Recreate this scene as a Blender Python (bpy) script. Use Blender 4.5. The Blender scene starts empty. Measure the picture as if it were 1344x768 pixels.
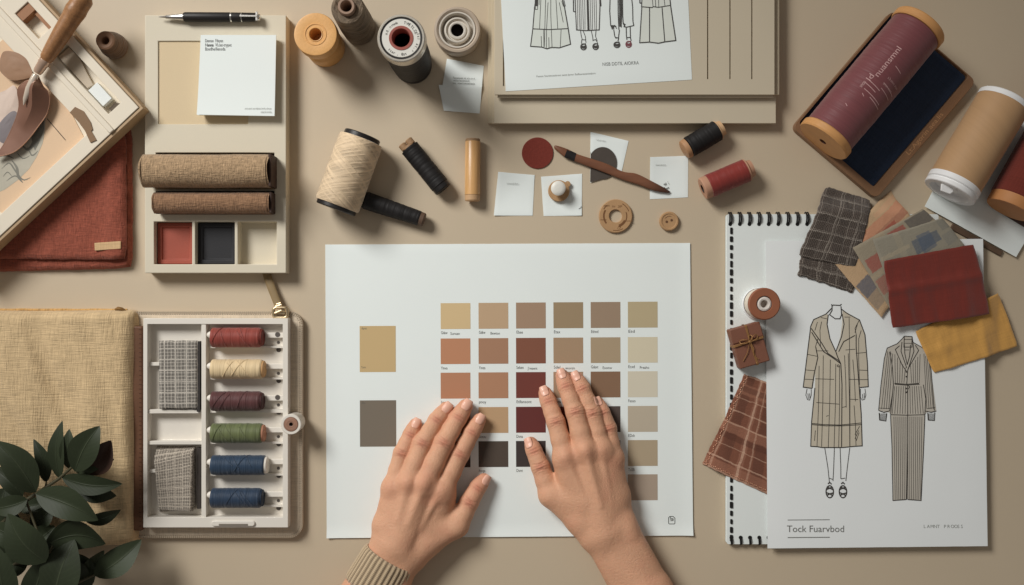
import bpy, math, random
import numpy as np
from mathutils import Vector, Matrix, noise as mnoise
# ------------------------------------------------------------------ units
# the tabletop is measured in small units of 0.8 mm; origin = middle of the view
S = 0.0008
H = 1300.0                      # camera height in those units
CX, CY = 672.0, 384.0
PI = math.pi
scene = bpy.context.scene
col = scene.collection
def im(px, py, h=0.0):
    """plan position of a point seen at (px,py) that stands h above the table"""
    k = (H - h) / H
    return ((px - CX) * k, (CY - py) * k)
def lin(c):
    c = c / 255.0
    return c / 12.92 if c <= .04045 else ((c + .055) / 1.055) ** 2.4
LF = 0.86
def C(r, g, b, k=1.0):
    return tuple(min(.93, lin(v) / LF * k) for v in (r, g, b))
# ------------------------------------------------------------------ mesh builder
class MB:
    def __init__(self):
        self.v = []; self.f = []; self.m = []; self.uv = []
    def add(self, vs, fs, mi=0, uvs=None):
        b = len(self.v)
        self.v.extend(vs)
        for k, f in enumerate(fs):
            self.f.append([b + i for i in f]); self.m.append(mi)
            self.uv.append([uvs[i] for i in f] if uvs else [(0, 0)] * len(f))
    def box(self, x0, x1, y0, y1, z0, z1, mi=0):
        vs = [(x0,y0,z0),(x1,y0,z0),(x1,y1,z0),(x0,y1,z0),(x0,y0,z1),(x1,y0,z1),(x1,y1,z1),(x0,y1,z1)]
        self.add(vs, [(3,2,1,0),(4,5,6,7),(0,1,5,4),(1,2,6,5),(2,3,7,6),(3,0,4,7)], mi, [(a*S,b*S) for a,b,c in vs])
    def obox(self, c, ax, ln, wd, z0, z1, mi=0):
        """box along direction ax (2d) centred at c"""
        l = math.hypot(*ax); u = (ax[0]/l, ax[1]/l); w = (-u[1], u[0])
        p = [(c[0]+u[0]*a*ln/2+w[0]*b*wd/2, c[1]+u[1]*a*ln/2+w[1]*b*wd/2) for a, b in ((-1,-1),(1,-1),(1,1),(-1,1))]
        self.prism(p, z0, z1, mi)
    def prism(self, p, z0, z1, mi=0, top=None):
        a = sum(p[i][0]*p[(i+1)%len(p)][1]-p[(i+1)%len(p)][0]*p[i][1] for i in range(len(p)))
        if a < 0: p = p[::-1]
        n = len(p)
        q = p if top is None else top
        vs = [(x,y,z0) for x,y in p] + [(x,y,z1) for x,y in q]
        fs = [list(range(n))[::-1], list(range(n, 2*n))] + [(i,(i+1)%n,n+(i+1)%n,n+i) for i in range(n)]
        self.add(vs, fs, mi, [(x*S,y*S) for x,y,z in vs])
    def lathe(self, prof, axis='z', c=(0,0,0), n=48, mi=0, closed=False, wob=None):
        """prof: list of (radius, height); uv = (arc length, profile length) in metres"""
        vs = []; uvs = []
        L = [0]
        for i in range(1, len(prof)): L.append(L[-1] + math.hypot(prof[i][0]-prof[i-1][0], prof[i][1]-prof[i-1][1]))
        rm = max(p[0] for p in prof)
        for j in range(n + 1):
            t = 2*PI*j/n - (PI/2 if axis == 'x' else 0)
            for i, (r, h) in enumerate(prof):
                rr = r + (wob(t, h) if wob and r > .01 else 0)
                a, b = rr*math.cos(t), rr*math.sin(t)
                vs.append((a+c[0], b+c[1], h+c[2]) if axis == 'z' else (h+c[0], a+c[1], b+c[2]))
                uvs.append((2*PI*j/n*rm*S, L[i]*S))
        k = len(prof); fs = []
        for j in range(n):
            for i in range(k - 1):
                a, b, d, e = j*k+i, (j+1)*k+i, (j+1)*k+i+1, j*k+i+1
                if prof[i][0] < 1e-6: fs.append((a, d, e))
                elif prof[i+1][0] < 1e-6: fs.append((a, b, e))
                else: fs.append((a, b, d, e))
        self.add(vs, fs, mi, uvs)
    def tube(self, pts, r, n=10, mi=0, cap=True, flat=1.0):
        P = [Vector(p) for p in pts]; m = len(P)
        rs = r if isinstance(r, (list, tuple)) else [r]*m
        vs = []; uvs = []; up = Vector((0,0,1)); l = 0
        for i in range(m):
            d = (P[min(i+1,m-1)] - P[max(i-1,0)]).normalized()
            s = d.cross(up)
            if s.length < 1e-4: s = Vector((1,0,0))
            s.normalize(); w = s.cross(d)
            if i: l += (P[i]-P[i-1]).length
            for j in range(n):
                t = 2*PI*j/n
                vs.append(tuple(P[i] + s*rs[i]*math.cos(t) + w*rs[i]*flat*math.sin(t))); uvs.append((t*rs[i]*S, l*S))
        fs = [(i*n+j, i*n+(j+1)%n, (i+1)*n+(j+1)%n, (i+1)*n+j) for i in range(m-1) for j in range(n)]
        if cap: fs += [list(range(n))[::-1], list(range((m-1)*n, m*n))]
        self.add(vs, fs, mi, uvs)
    def grid(self, fn, nu, nv, mi=0, uvf=None, matf=None):
        vs = []; uvs = []
        for j in range(nv+1):
            for i in range(nu+1):
                u, v = i/nu, j/nv
                vs.append(tuple(fn(u, v))); uvs.append(uvf(u, v) if uvf else (u, v))
        b = len(self.v)
        self.v.extend(vs)
        for j in range(nv):
            for i in range(nu):
                f = (j*(nu+1)+i, (j+1)*(nu+1)+i, (j+1)*(nu+1)+i+1, j*(nu+1)+i+1)
                self.f.append([b+q for q in f]); self.m.append(matf((i+.5)/nu, (j+.5)/nv) if matf else mi)
                self.uv.append([uvs[q] for q in f])
    def line(self, pts, w, z, mi=0, closed=False):
        """flat ink ribbon"""
        p = [Vector(q) for q in pts]; n = len(p)
        if n < 2: return
        L = []; R = []
        for i in range(n):
            a = p[i]-p[i-1] if i else (p[0]-p[-1] if closed else p[1]-p[0])
            b = p[(i+1)%n]-p[i] if (i < n-1 or closed) else p[i]-p[i-1]
            if a.length < 1e-6: a = b
            if b.length < 1e-6: b = a
            a = a.normalized(); b = b.normalized()
            na = Vector((-a.y,a.x)); nb = Vector((-b.y,b.x)); m = na+nb
            if m.length < .3: m = na
            m.normalize(); k = min(1.8, 1/max(.4, m.dot(na)))
            L.append(p[i]+m*w/2*k); R.append(p[i]-m*w/2*k)
        self.zi = getattr(self, 'zi', 0) + 1; z += self.zi*.0015
        vs = [(q.x,q.y,z) for q in L]+[(q.x,q.y,z) for q in R]
        fs = [(i, n+i, n+i+1, i+1) for i in range(n-1)]
        if closed: fs.append((n-1, 2*n-1, n, 0))
        self.add(vs, fs, mi)
    def poly(self, pts, z, mi=0):
        a = sum(pts[i][0]*pts[(i+1)%len(pts)][1]-pts[(i+1)%len(pts)][0]*pts[i][1] for i in range(len(pts)))
        if a < 0: pts = pts[::-1]
        self.zi = getattr(self, 'zi', 0) + 1; z += self.zi*.0015
        self.add([(x,y,z) for x,y in pts], [list(range(len(pts)))], mi, [(x*S,y*S) for x,y in pts])
    def xf(self, M, i0=0):
        for i in range(i0, len(self.v)): self.v[i] = tuple(M @ Vector(self.v[i]))
def cells(mb, xs, ys, hf, z0=0, mi=0):
    """block of rectangular cells; hf(i,j) = top height of a cell (None = hole through)"""
    nx, ny = len(xs)-1, len(ys)-1
    hh = [[hf((xs[i]+xs[i+1])/2, (ys[j]+ys[j+1])/2) for j in range(ny)] for i in range(nx)]
    idx = {}; vs = []; fs = []
    def V(x, y, z):
        k = (round(x,3), round(y,3), round(z,3))
        if k not in idx: idx[k] = len(vs); vs.append((x,y,z))
        return idx[k]
    g = lambda i, j: (z0 if not (0 <= i < nx and 0 <= j < ny) or hh[i][j] is None else hh[i][j])
    for i in range(nx):
        for j in range(ny):
            x0,x1,y0,y1 = xs[i],xs[i+1],ys[j],ys[j+1]; h = g(i,j)
            if hh[i][j] is not None:
                fs.append([V(x0,y0,h),V(x1,y0,h),V(x1,y1,h),V(x0,y1,h)])
                fs.append([V(x0,y1,z0),V(x1,y1,z0),V(x1,y0,z0),V(x0,y0,z0)])
            for (a,b,p,q) in ((i+1,j,(x1,y0),(x1,y1)),(i,j+1,(x1,y1),(x0,y1)),(i-1,j,(x0,y1),(x0,y0)),(i,j-1,(x0,y0),(x1,y0))):
                o = g(a,b)
                if o < h - 1e-6:
                    fs.append([V(p[0],p[1],o),V(q[0],q[1],o),V(q[0],q[1],h),V(p[0],p[1],h)])
    mb.add(vs, fs, mi, [(a*S,b*S) for a,b,c in vs])
def rrect(x0, y0, x1, y1, r, n=6):
    p = []
    for cx, cy, a in ((x1-r,y1-r,0),(x0+r,y1-r,90),(x0+r,y0+r,180),(x1-r,y0+r,270)):
        for k in range(n+1):
            t = math.radians(a+90*k/n); p.append((cx+r*math.cos(t), cy+r*math.sin(t)))
    return p
def circ(cx, cy, r, n=40, a0=0, a1=360):
    return [(cx+r*math.cos(math.radians(a0+(a1-a0)*k/n)), cy+r*math.sin(math.radians(a0+(a1-a0)*k/n))) for k in range(n if a1-a0 == 360 else n+1)]
# ------------------------------------------------------------------ objects
ORG = {}
def thing(name, label, cat, o, rot=0, group=None, local=False, tilt=None):
    e = bpy.data.objects.new(name, None); col.objects.link(e)
    e.empty_display_size = .01
    e.location = (o[0]*S, o[1]*S, o[2]*S); e.rotation_euler = (tilt or (0,0,0)) if tilt else (0,0,rot)
    e['label'] = label; e['category'] = cat
    if group: e['group'] = group
    ORG[e.name] = (0,0,0) if (local or rot or tilt) else tuple(o)
    return e
def link(name, mb, mats, parent=None, o=None, bevel=0, ang=38, seg=2, smooth=True, label=None, sub=0):
    org = o if o is not None else ORG[parent.name]
    me = bpy.data.meshes.new(name)
    me.from_pydata([((x-org[0])*S,(y-org[1])*S,(z-org[2])*S) for x,y,z in mb.v], [], mb.f)
    if not isinstance(mats, (list, tuple)): mats = [mats]
    for m in mats: me.materials.append(m)
    me.polygons.foreach_set('material_index', mb.m)
    uvl = me.uv_layers.new(name='UVMap')
    flat = [c for f in mb.uv for p in f for c in p]
    if len(flat) == 2*len(me.loops): uvl.data.foreach_set('uv', flat)
    me.polygons.foreach_set('use_smooth', [smooth]*len(me.polygons))
    me.validate(); me.update()
    if smooth: me.set_sharp_from_angle(angle=math.radians(ang))
    ob = bpy.data.objects.new(name, me); col.objects.link(ob)
    if parent:
        ob.parent = parent; ORG[ob.name] = org
    else:
        ob.location = tuple(c*S for c in org); ORG[ob.name] = org
    if label: ob['label'] = label
    if bevel:
        b = ob.modifiers.new('bevel', 'BEVEL'); b.width = bevel*S; b.segments = seg; b.limit_method = 'ANGLE'; b.angle_limit = math.radians(40)
        b.harden_normals = False
    if sub:
        b = ob.modifiers.new('subdivision', 'SUBSURF'); b.levels = b.render_levels = sub
    return ob
def solo(name, mb, mats, label, cat, o, group=None, **kw):
    ob = link(name, mb, mats, None, o, **kw)
    ob['label'] = label; ob['category'] = cat
    if group: ob['group'] = group
    return ob
def cen(pts): return (sum(p[0] for p in pts)/len(pts), sum(p[1] for p in pts)/len(pts))
def nz(x, y, s, seed=0): return mnoise.noise(Vector((x/s+seed*7.31, y/s-seed*3.7, seed*1.93)))
# text as flat faces in a builder
TXT = {}
def glyphs(s):
    if s in TXT: return TXT[s]
    cu = bpy.data.curves.new('tmp', 'FONT'); cu.body = s; cu.size = 1; cu.resolution_u = 3
    ob = bpy.data.objects.new('tmp', cu); col.objects.link(ob)
    bpy.context.view_layer.update()
    ev = ob.evaluated_get(bpy.context.evaluated_depsgraph_get())
    me = ev.to_mesh()
    vs = [tuple(v.co) for v in me.vertices]; fs = [tuple(p.vertices) for p in me.polygons]
    ev.to_mesh_clear(); bpy.data.objects.remove(ob); bpy.data.curves.remove(cu)
    TXT[s] = (vs, fs); return TXT[s]
def text(mb, s, px, py, size, z, rot=0, mi=0, width=None, center=False, raw=False):
    """baseline start at image point (px,py); width stretches the line"""
    vs, fs = glyphs(s)
    if not vs: return
    w = max(v[0] for v in vs); kx = width/(w*size) if width else 1
    c, sn = math.cos(rot), math.sin(rot)
    X0, Y0 = (px, py) if raw else im(px, py, z)
    off = -w*size*kx/2 if center else 0
    o = []
    for x, y, _ in vs:
        a, b = x*size*kx+off, y*size
        o.append((X0+a*c-b*sn, Y0+a*sn+b*c, z))
    mb.add(o, fs, mi)
# ------------------------------------------------------------------ materials
class NT:
    def __init__(self, name):
        self.m = bpy.data.materials.new(name); self.m.use_nodes = True
        self.t = self.m.node_tree; self.b = self.t.nodes['Principled BSDF']
    def n(self, typ, props=None, **inp):
        nd = self.t.nodes.new('ShaderNode'+typ)
        for k, v in (props or {}).items(): setattr(nd, k, v)
        for k, v in inp.items(): self.set(nd, k, v)
        return nd
    def set(self, nd, k, v):
        s = nd.inputs[int(k[1:])] if (k[0] == 'i' and k[1:].isdigit()) else nd.inputs[k.replace('_', ' ')]
        if isinstance(v, bpy.types.NodeSocket): self.t.links.new(v, s)
        else:
            if s.type == 'RGBA' and len(v) == 3: v = (*v, 1)
            s.default_value = v
    def math(self, op, a, b=0.0, c=None):
        nd = self.n('Math', {'operation': op}, i0=a, i1=b)
        if c is not None: self.set(nd, 'i2', c)
        return nd.outputs[0]
    def mix(self, f, a, b, blend='MIX'):
        nd = self.n('Mix', {'data_type': 'RGBA', 'blend_type': blend})
        self.set(nd, 'i0', f); self.set(nd, 'i6', a); self.set(nd, 'i7', b)
        return nd.outputs[2]
    def coord(self, kind='Object'): return self.n('TexCoord').outputs[kind]
    def noise(self, vec, scale, detail=3, rough=.55, sc=None):
        if sc: vec = self.n('Mapping', None, Vector=vec, Scale=sc).outputs[0]
        return self.n('TexNoise', None, Vector=vec, Scale=scale, Detail=detail, Roughness=rough).outputs[0]
    def sep(self, vec):
        s = self.n('SeparateXYZ', None, Vector=vec); return s.outputs[0], s.outputs[1], s.outputs[2]
    def sin(self, x, period, dist=None):
        p = self.math('MULTIPLY', x, 2*PI/(period*S))
        if dist is not None: p = self.math('ADD', p, dist)
        return self.math('MULTIPLY_ADD', self.math('SINE', p), .5, .5)
    def stripe(self, x, period, width, off=0.0, soft=.15):
        """1 inside a band of given width (fraction) each period"""
        f = self.math('FRACT', self.math('ADD', self.math('MULTIPLY', x, 1/(period*S)), off))
        d = self.math('ABSOLUTE', self.math('SUBTRACT', f, .5))
        nd = self.n('MapRange', {'interpolation_type': 'SMOOTHSTEP'}, i0=d, i1=width/2*(1+soft), i2=width/2*(1-soft), i3=0.0, i4=1.0)
        return nd.outputs[0]
    def bump(self, h, dist, strength=1.0, normal=None):
        nd = self.n('Bump', None, Height=h, Distance=dist*S, Strength=strength)
        if normal is not None: self.set(nd, 'Normal', normal)
        return nd.outputs[0]
    def out(self, **k):
        for a, v in k.items(): self.set(self.b, a, v)
        return self.m
def sc(c, k): return tuple(min(.95, v*k) for v in c)
def plain(name, c, rough=.6, var=.06, vs=25, bump=.15, bs=700, metal=0, spec=.35, sheen=0, streak=None, coat=0):
    g = NT(name); v = g.coord()
    n1 = g.noise(v, vs, 4, sc=streak)
    cc = g.mix(n1, sc(c, 1-var*1.7), sc(c, 1+var*1.7))
    n2 = g.noise(v, bs, 3, .6, sc=streak)
    cc = g.mix(g.math('MULTIPLY', n2, var*1.2), cc, sc(c, .55))
    nb = g.bump(n2, bump)
    r = g.math('MULTIPLY_ADD', n1, .2, rough-.1)
    return g.out(Base_Color=cc, Roughness=r, Normal=nb, Metallic=float(metal), Specular_IOR_Level=spec, Sheen_Weight=float(sheen), Coat_Weight=float(coat))
def thread(name, c, period=2.2, cross=False, contrast=.45, rough=.55, bump=.8, slope=0.0, fuzz=.25, sheen=.3):
    """wound yarn: long irregular strands running round the spool"""
    g = NT(name); uv = g.coord('UV'); u, v, _ = g.sep(uv); ob = g.coord()
    def strands(sl, f, k):
        w = g.math('ADD', v, g.math('MULTIPLY', u, sl))
        w = g.math('ADD', w, g.math('MULTIPLY', g.noise(uv, 40+k, 2), .0012))
        vec = g.n('CombineXYZ', None, X=g.math('MULTIPLY', u, .035), Y=w, Z=float(k)).outputs[0]
        return g.noise(vec, f, 2, .6)
    f = 1100/period
    if cross:
        a = strands(.5, f*.8, 1); b = strands(-.5, f*.8, 5); s2 = strands(.42, f*.28, 3); s3 = strands(-.46, f*.3, 7)
        h = g.math('ADD', g.math('MULTIPLY', g.math('MAXIMUM', a, b), .7), g.math('MULTIPLY', g.math('MAXIMUM', s2, s3), .6))
        h = g.math('SUBTRACT', h, .2)
    else:
        a = strands(slope, f, 1); b = strands(slope+.05, f*.4, 4); d = strands(slope-.16, f*.22, 9)
        h = g.math('ADD', g.math('ADD', g.math('MULTIPLY', a, .55), g.math('MULTIPLY', b, .3)), g.math('MULTIPLY', d, .15))
    t = g.n('MapRange', None, i0=h, i1=.36, i2=.66, i3=0.0, i4=1.0).outputs[0]
    n = g.noise(ob, 1000, 3, .7)
    t2 = g.math('ADD', g.math('MULTIPLY', t, .8), g.math('MULTIPLY', n, fuzz*.8))
    cc = g.mix(t2, sc(c, 1-contrast), sc(c, 1+contrast*.55))
    hb = g.math('ADD', t, g.math('MULTIPLY', n, fuzz))
    return g.out(Base_Color=cc, Roughness=rough, Normal=g.bump(hb, bump), Sheen_Weight=sheen, Specular_IOR_Level=.3)
def weave(name, c, period=2.6, contrast=.4, bump=.7, rough=.85, c2=None, slub=.4, coord='UV', sheen=.25, crease=0.0, st=.06):
    """woven cloth from uneven warp and weft strands"""
    g = NT(name); uv = g.coord(coord); f = 1150/period
    a = g.noise(uv, f, 2, .55, sc=(st,1,1)); b = g.noise(uv, f*1.07, 2, .55, sc=(1,st,1)); n = g.noise(uv, 1300, 2, .7)
    sl = g.noise(uv, f*.35, 2, .5, sc=(.05,1,1)); s2 = g.noise(uv, f*.33, 2, .5, sc=(1,.06,1))
    w = g.math('ADD', g.math('MULTIPLY', a, .5), g.math('MULTIPLY', b, .5))
    w = g.math('ADD', g.math('MULTIPLY', w, 1-slub*.6), g.math('MULTIPLY', g.math('ADD', sl, s2), slub*.3))
    w = g.math('ADD', g.math('MULTIPLY', w, .82), g.math('MULTIPLY', n, .18))
    t = g.n('MapRange', None, i0=w, i1=.38, i2=.62, i3=0.0, i4=1.0).outputs[0]
    big = g.noise(uv, 22, 4)
    cc = g.mix(t, sc(c, 1-contrast), c2 or sc(c, 1+contrast*.6))
    cc = g.mix(g.math('MULTIPLY', big, .3), cc, sc(c, .74))
    nb = g.bump(t, bump)
    if crease: nb = g.bump(g.noise(uv, 45, 4, .6), crease, normal=nb)
    return g.out(Base_Color=cc, Roughness=rough, Normal=nb, Sheen_Weight=sheen, Specular_IOR_Level=.2)
def wood(name, c, rough=.5, axis=0, contrast=.3, scale=90, coat=.1):
    g = NT(name); v = g.coord()
    s = [1,1,1]; s[axis] = .08
    n = g.noise(v, scale*3, 5, .65, sc=tuple(s)); n2 = g.noise(v, scale*12, 3, .6, sc=tuple(s))
    t = g.math('ADD', g.math('MULTIPLY', n, .7), g.math('MULTIPLY', n2, .3))
    t = g.n('MapRange', None, i0=t, i1=.3, i2=.7).outputs[0]
    cc = g.mix(t, sc(c, 1-contrast), sc(c, 1+contrast*.5))
    return g.out(Base_Color=cc, Roughness=rough, Normal=g.bump(n2, .25), Coat_Weight=coat, Coat_Roughness=.35, Specular_IOR_Level=.35)
PAPER = plain('white_paper', C(225,233,229), rough=.75, var=.012, vs=14, bump=.05, bs=900, spec=.2)
INK = plain('grey_ink', C(74,74,70), rough=.7, var=.15, vs=300, bump=0)
INK2 = plain('pale_ink', C(150,152,148), rough=.7, var=.1, vs=300, bump=0)
BLACKP = plain('black_plastic', C(34,32,32), rough=.4, var=.1, vs=60, bump=.1)
# ------------------------------------------------------------------ setting
def P(pts, h=0): return [im(x, y, h) for x, y in pts]
g = NT('matte_tan_laminate'); v = g.coord()
n1 = g.noise(v, 5, 4); n2 = g.noise(v, 1100, 3, .6); n3 = g.noise(v, 60, 4)
tc = C(191,175,151)
cc = g.mix(n1, sc(tc,.95), sc(tc,1.05)); cc = g.mix(g.math('MULTIPLY', n2, .12), cc, sc(tc,.7)); cc = g.mix(g.math('MULTIPLY', n3, .12), cc, sc(tc,.86))
TABLE = g.out(Base_Color=cc, Roughness=.5, Normal=g.bump(n2, .08), Specular_IOR_Level=.5)
mb = MB(); mb.box(-1900,1900,-1300,1300,-30,0)
ob = link('tabletop', mb, TABLE, None, (0,0,-30)); ob['kind'] = 'structure'
# ------------------------------------------------------------------ camera and lamps
cam = bpy.data.cameras.new('camera'); co = bpy.data.objects.new('camera', cam); col.objects.link(co)
co.location = (0,0,H*S); cam.sensor_width = 36; cam.lens = 36*H/1344; cam.clip_start = .02; cam.clip_end = 50
scene.camera = co
w = bpy.data.worlds.new('World'); scene.world = w; w.use_nodes = True
w.node_tree.nodes['Background'].inputs[0].default_value = (1.0,.93,.86,1); w.node_tree.nodes['Background'].inputs[1].default_value = .16
def lamp(name, kind, loc, aim, energy, color, **k):
    l = bpy.data.lights.new(name, kind); o = bpy.data.objects.new(name, l); col.objects.link(o)
    l.energy = energy; l.color = color
    for a, v in k.items(): setattr(l, a, v)
    o.location = loc; d = Vector(aim)-Vector(loc); o.rotation_euler = d.to_track_quat('-Z','Y').to_euler()
    return o
lamp('key_softbox', 'SPOT', (-1.50,1.38,1.66), (-.11,-.05,0), 290, (1,.985,.95), spot_size=math.radians(43), spot_blend=1.0, shadow_soft_size=.52)
scene.view_settings.view_transform = 'Standard'; scene.view_settings.look = 'None'; scene.view_settings.exposure = 0; scene.view_settings.gamma = 1
scene.render.engine = 'CYCLES'
try:
    scene.cycles.use_denoising = True; scene.cycles.max_bounces = 6
except Exception: pass
# ------------------------------------------------------------------ flexible sheets
def cloth(name, q, mats, z0, th=2.0, amp=1.2, wl=30, fray=.5, seed=0, nu=40, nv=32, zf=None, matf=None, curl=0, parent=None, label=None, cat=None, group=None, round_=0.0, side=None, ang=60):
    """a limp sheet on four image corners TL,TR,BR,BL"""
    mb = MB(); q = [im(x,y,z0+th) for x,y in q]
    def base(u, v):
        a = [(1-u)*(1-v), u*(1-v), u*v, (1-u)*v]
        x = sum(a[i]*q[i][0] for i in range(4)); y = sum(a[i]*q[i][1] for i in range(4))
        # rounded / wavy outline
        e = fray*(nz(x, y, 9, seed) + .8*nz(x, y, 3.1, seed+1))
        f = fray*(nz(x, y, 9, seed+2) + .8*nz(x, y, 3.1, seed+3))
        if round_:
            cu = (2*u-1); cv = (2*v-1); k = 1 - round_*max(0, abs(cu)*abs(cv)-.82)
            cx = sum(p[0] for p in q)/4; cy = sum(p[1] for p in q)/4
            x = cx+(x-cx)*k; y = cy+(y-cy)*k
        return x+e, y+f
    def lift(x, y, u, v):
        z = zf(x, y, u, v) if zf else z0
        w_ = amp*(.5+.6*nz(x, y, wl, seed)+.35*nz(x*1.7, y*.6, wl*.45, seed+5))
        return z + max(0, w_)
    def top(u, v):
        x, y = base(u, v); z = lift(x, y, u, v)
        e = min(u, 1-u, v, 1-v)
        return (x, y, z + th*(1 if e > 1e-6 else .35))
    def bot(u, v):
        x, y = base(1-u, v); return (x, y, lift(x, y, 1-u, v)-.05)
    W = math.dist(q[0], q[1])*S; Hh = math.dist(q[0], q[3])*S
    mb.grid(lambda u, v: top(u, 1-v), nu, nv, uvf=lambda u, v: (u*W, v*Hh), matf=(lambda u, v: matf(u, 1-v)) if matf else None)
    n0 = len(mb.v)
    mb.grid(lambda u, v: bot(u, 1-v), nu, nv, mi=0, uvf=lambda u, v: (u*W, v*Hh))
    # side walls
    def strip(ps):
        b = len(mb.v); n = len(ps)
        for u, v in ps:
            t = top(u, v); o = bot(1-u, v); mb.v.append(t); mb.v.append(o)
        for i in range(n-1):
            mb.f.append([b+2*i, b+2*i+1, b+2*i+3, b+2*i+2]); mb.m.append(0); mb.uv.append([(ps[i][0]*W, ps[i][1]*Hh)]*4)
    strip([(0, j/nv) for j in range(nv+1)]); strip([(i/nu, 1) for i in range(nu+1)])
    strip([(1, 1-j/nv) for j in range(nv+1)]); strip([(1-i/nu, 0) for i in range(nu+1)])
    c = cen(q)
    if parent: return link(name, mb, mats, parent, ang=ang, label=label)
    zb = min(p[2] for p in mb.v)
    return solo(name, mb, mats, label, cat, (c[0], c[1], zb), group, ang=ang)
def paper(name, q, z0, label, cat, th=.5, lift=None, mats=PAPER, group=None, parent=None, nu=16, nv=16):
    return cloth(name, q, mats, z0, th=th, amp=0, fray=.12, nu=nu, nv=nv, zf=(lambda x, y, u, v: z0+lift(u, v)) if lift else None, label=label, cat=cat, group=group, parent=parent)
# ------------------------------------------------------------------ spools
def lying(name, label, cat, p0, p1, r, parts, z0=0, group=None, roll=0.0):
    """spool on its side; parts = (name, [(x, radius)...], material); local x runs p0 -> p1"""
    a = Vector(im(*p0, z0+r)); b = Vector(im(*p1, z0+r)); d = b-a; L = d.length; m = (a+b)/2
    root = thing(name, label, cat, (m.x, m.y, z0), rot=math.atan2(d.y, d.x) or 1e-6, group=group)
    out = []
    for pn, prof, mat in parts:
        pf_ = [(rr, x*L-L/2) for x, rr in prof]; wob = None
        if pn in ('thread', 'yarn'):
            q_ = [pf_[0]]
            for a_, b_ in zip(pf_, pf_[1:]):
                n_ = max(1, int(abs(b_[1]-a_[1])/1.3))
                q_ += [(a_[0]+(b_[0]-a_[0])*k/n_, a_[1]+(b_[1]-a_[1])*k/n_) for k in range(1, n_+1)]
            pf_ = q_; sd_ = p0[0]*.37
            wob = lambda t, h: .3*nz(h, sd_, 1.7, 3)+.2*nz(h, sd_+math.cos(t)*6, 9, 5)+.2*nz(h, math.sin(t)*12, 3, 7)
        mb = MB(); mb.lathe(pf_, axis='x', c=(0,0,r), n=56, wob=wob)
        out.append(link(pn, mb, mat, root, ang=32))
    return root, out, L
def standing(name, label, cat, p, parts, z0=0, group=None, h=0, wob=None):
    """p = image point of the top centre, h its height"""
    x, y = im(p[0], p[1], z0+h)
    root = thing(name, label, cat, (x, y, z0), group=group, local=True)
    for pn, prof, mat in parts:
        mb = MB(); mb.lathe(prof, n=64); link(pn, mb, mat, root, ang=32)
    return root
# ================================================================== rust cloth and drawer box, top left
RUST = weave('rust_linen', C(146,78,60), period=1.9, contrast=.35, bump=.6, crease=1.2, st=.2, slub=.15)
RUSTE = weave('rust_linen_edge', C(170,100,80), period=2.2, contrast=.35, bump=.5)
def fold(x, y, u, v): return 0
cl = thing('folded_cloth', 'rust coloured linen cloth folded under the open box', 'cloth', (*im(60,260),0))
def rust_layer(nm, q, z0, th, seed, zf=None, m=RUST):
    return cloth(nm, q, m, z0, th=th, amp=2.2, wl=38, fray=.7, seed=seed, nu=60, nv=50, parent=cl, round_=.12, zf=zf)
rust_layer('lower_layer', [(-60,172),(171,166),(172,352),(-60,358)], 0, 9, 3)
rust_layer('upper_layer', [(-60,172),(164,170),(165,341),(-60,339)], 11.2, 6, 8, zf=lambda x,y,u,v: 11.2+2.2*math.exp(-((u-.93)/.05)**2))
mb = MB(); q = P([(124,319),(158.5,316.5),(158.5,326.5),(124.5,329)], 21); mb.prism(q, 19.5, 21.6)
link('tag', mb, weave('tan_tape', C(205,172,130), period=1.6, contrast=.2, bump=.3), cl, bevel=.4)

# the box: local frame, x along the lower edge (to lower left), y along the right edge (to upper left)
BXZ = 19.5; BXH = 25.0
CREAM = plain('cream_board', C(218,208,190), rough=.6, var=.03, vs=18, bump=.08)
TANSIDE = plain('tan_board_edge', C(176,150,118), rough=.6, var=.06, vs=30, bump=.1, streak=(1,1,8))
PEACH = plain('peach_card', C(216,186,154), rough=.75, var=.04, vs=20, bump=.1)
c0 = im(182,141,BXZ+BXH); e1 = im(0,310,BXZ+BXH)
ax = math.atan2(e1[1]-c0[1], e1[0]-c0[0])
root = thing('open_box', 'cream open box with a divider, lying askew over the rust cloth', 'box', (c0[0],c0[1],BXZ), rot=ax)
# in this frame +x = down-left along lower edge, and -y = up-left (clockwise)
def bl(px, py, h):
    X, Y = im(px, py, h); dx, dy = X-c0[0], Y-c0[1]
    return (dx*math.cos(ax)+dy*math.sin(ax), -dx*math.sin(ax)+dy*math.cos(ax))
LN, WD = 340, 300
mb = MB()
xs = [0,12,34,42,49,56,68,290,306]; ys = [-300,-292,-194,-150,-123,-20,-8,0]
def hf(x, y):
    if 12 < x < 34 and (-194 < y < -150 or -123 < y < -20): return 11
    if 68 < x < 290 and -292 < y < -20: return 17
    if 42 < x < 49: return BXH+2.5
    return BXH
cells(mb, xs, ys, hf, 0)
link('case', mb, CREAM, root, bevel=.8)
mb = MB(); mb.box(-3.5,309,.4,4.5,0,BXH-1.5); mb.box(-4,-.4,-300,.4,0,BXH-2.5)
link('side_panel', mb, TANSIDE, root, bevel=.7)
mb = MB(); mb.box(12.3,33.7,-193.7,-181,11.05,23); mb.box(12.3,17,-180.9,-150.3,11.05,20)
link('lining', mb, plain('brown_card', C(150,108,78), var=.08), root, bevel=.4)
mb = MB(); mb.box(18,33.5,-62,-34,11.1,19); link('paper_block', mb, plain('pale_blue_paper', C(222,226,224), var=.02), root, bevel=.6)
mb = MB(); mb.prism([(14,-121),(33,-121),(33,-66),(24,-64),(20,-80),(14,-100)], 11.05, 16); link('shading_block', mb, plain('shading_grey', C(186,172,152), var=.05), root, bevel=.5)  # grey piece standing in for the shading on the recess floor
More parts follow.
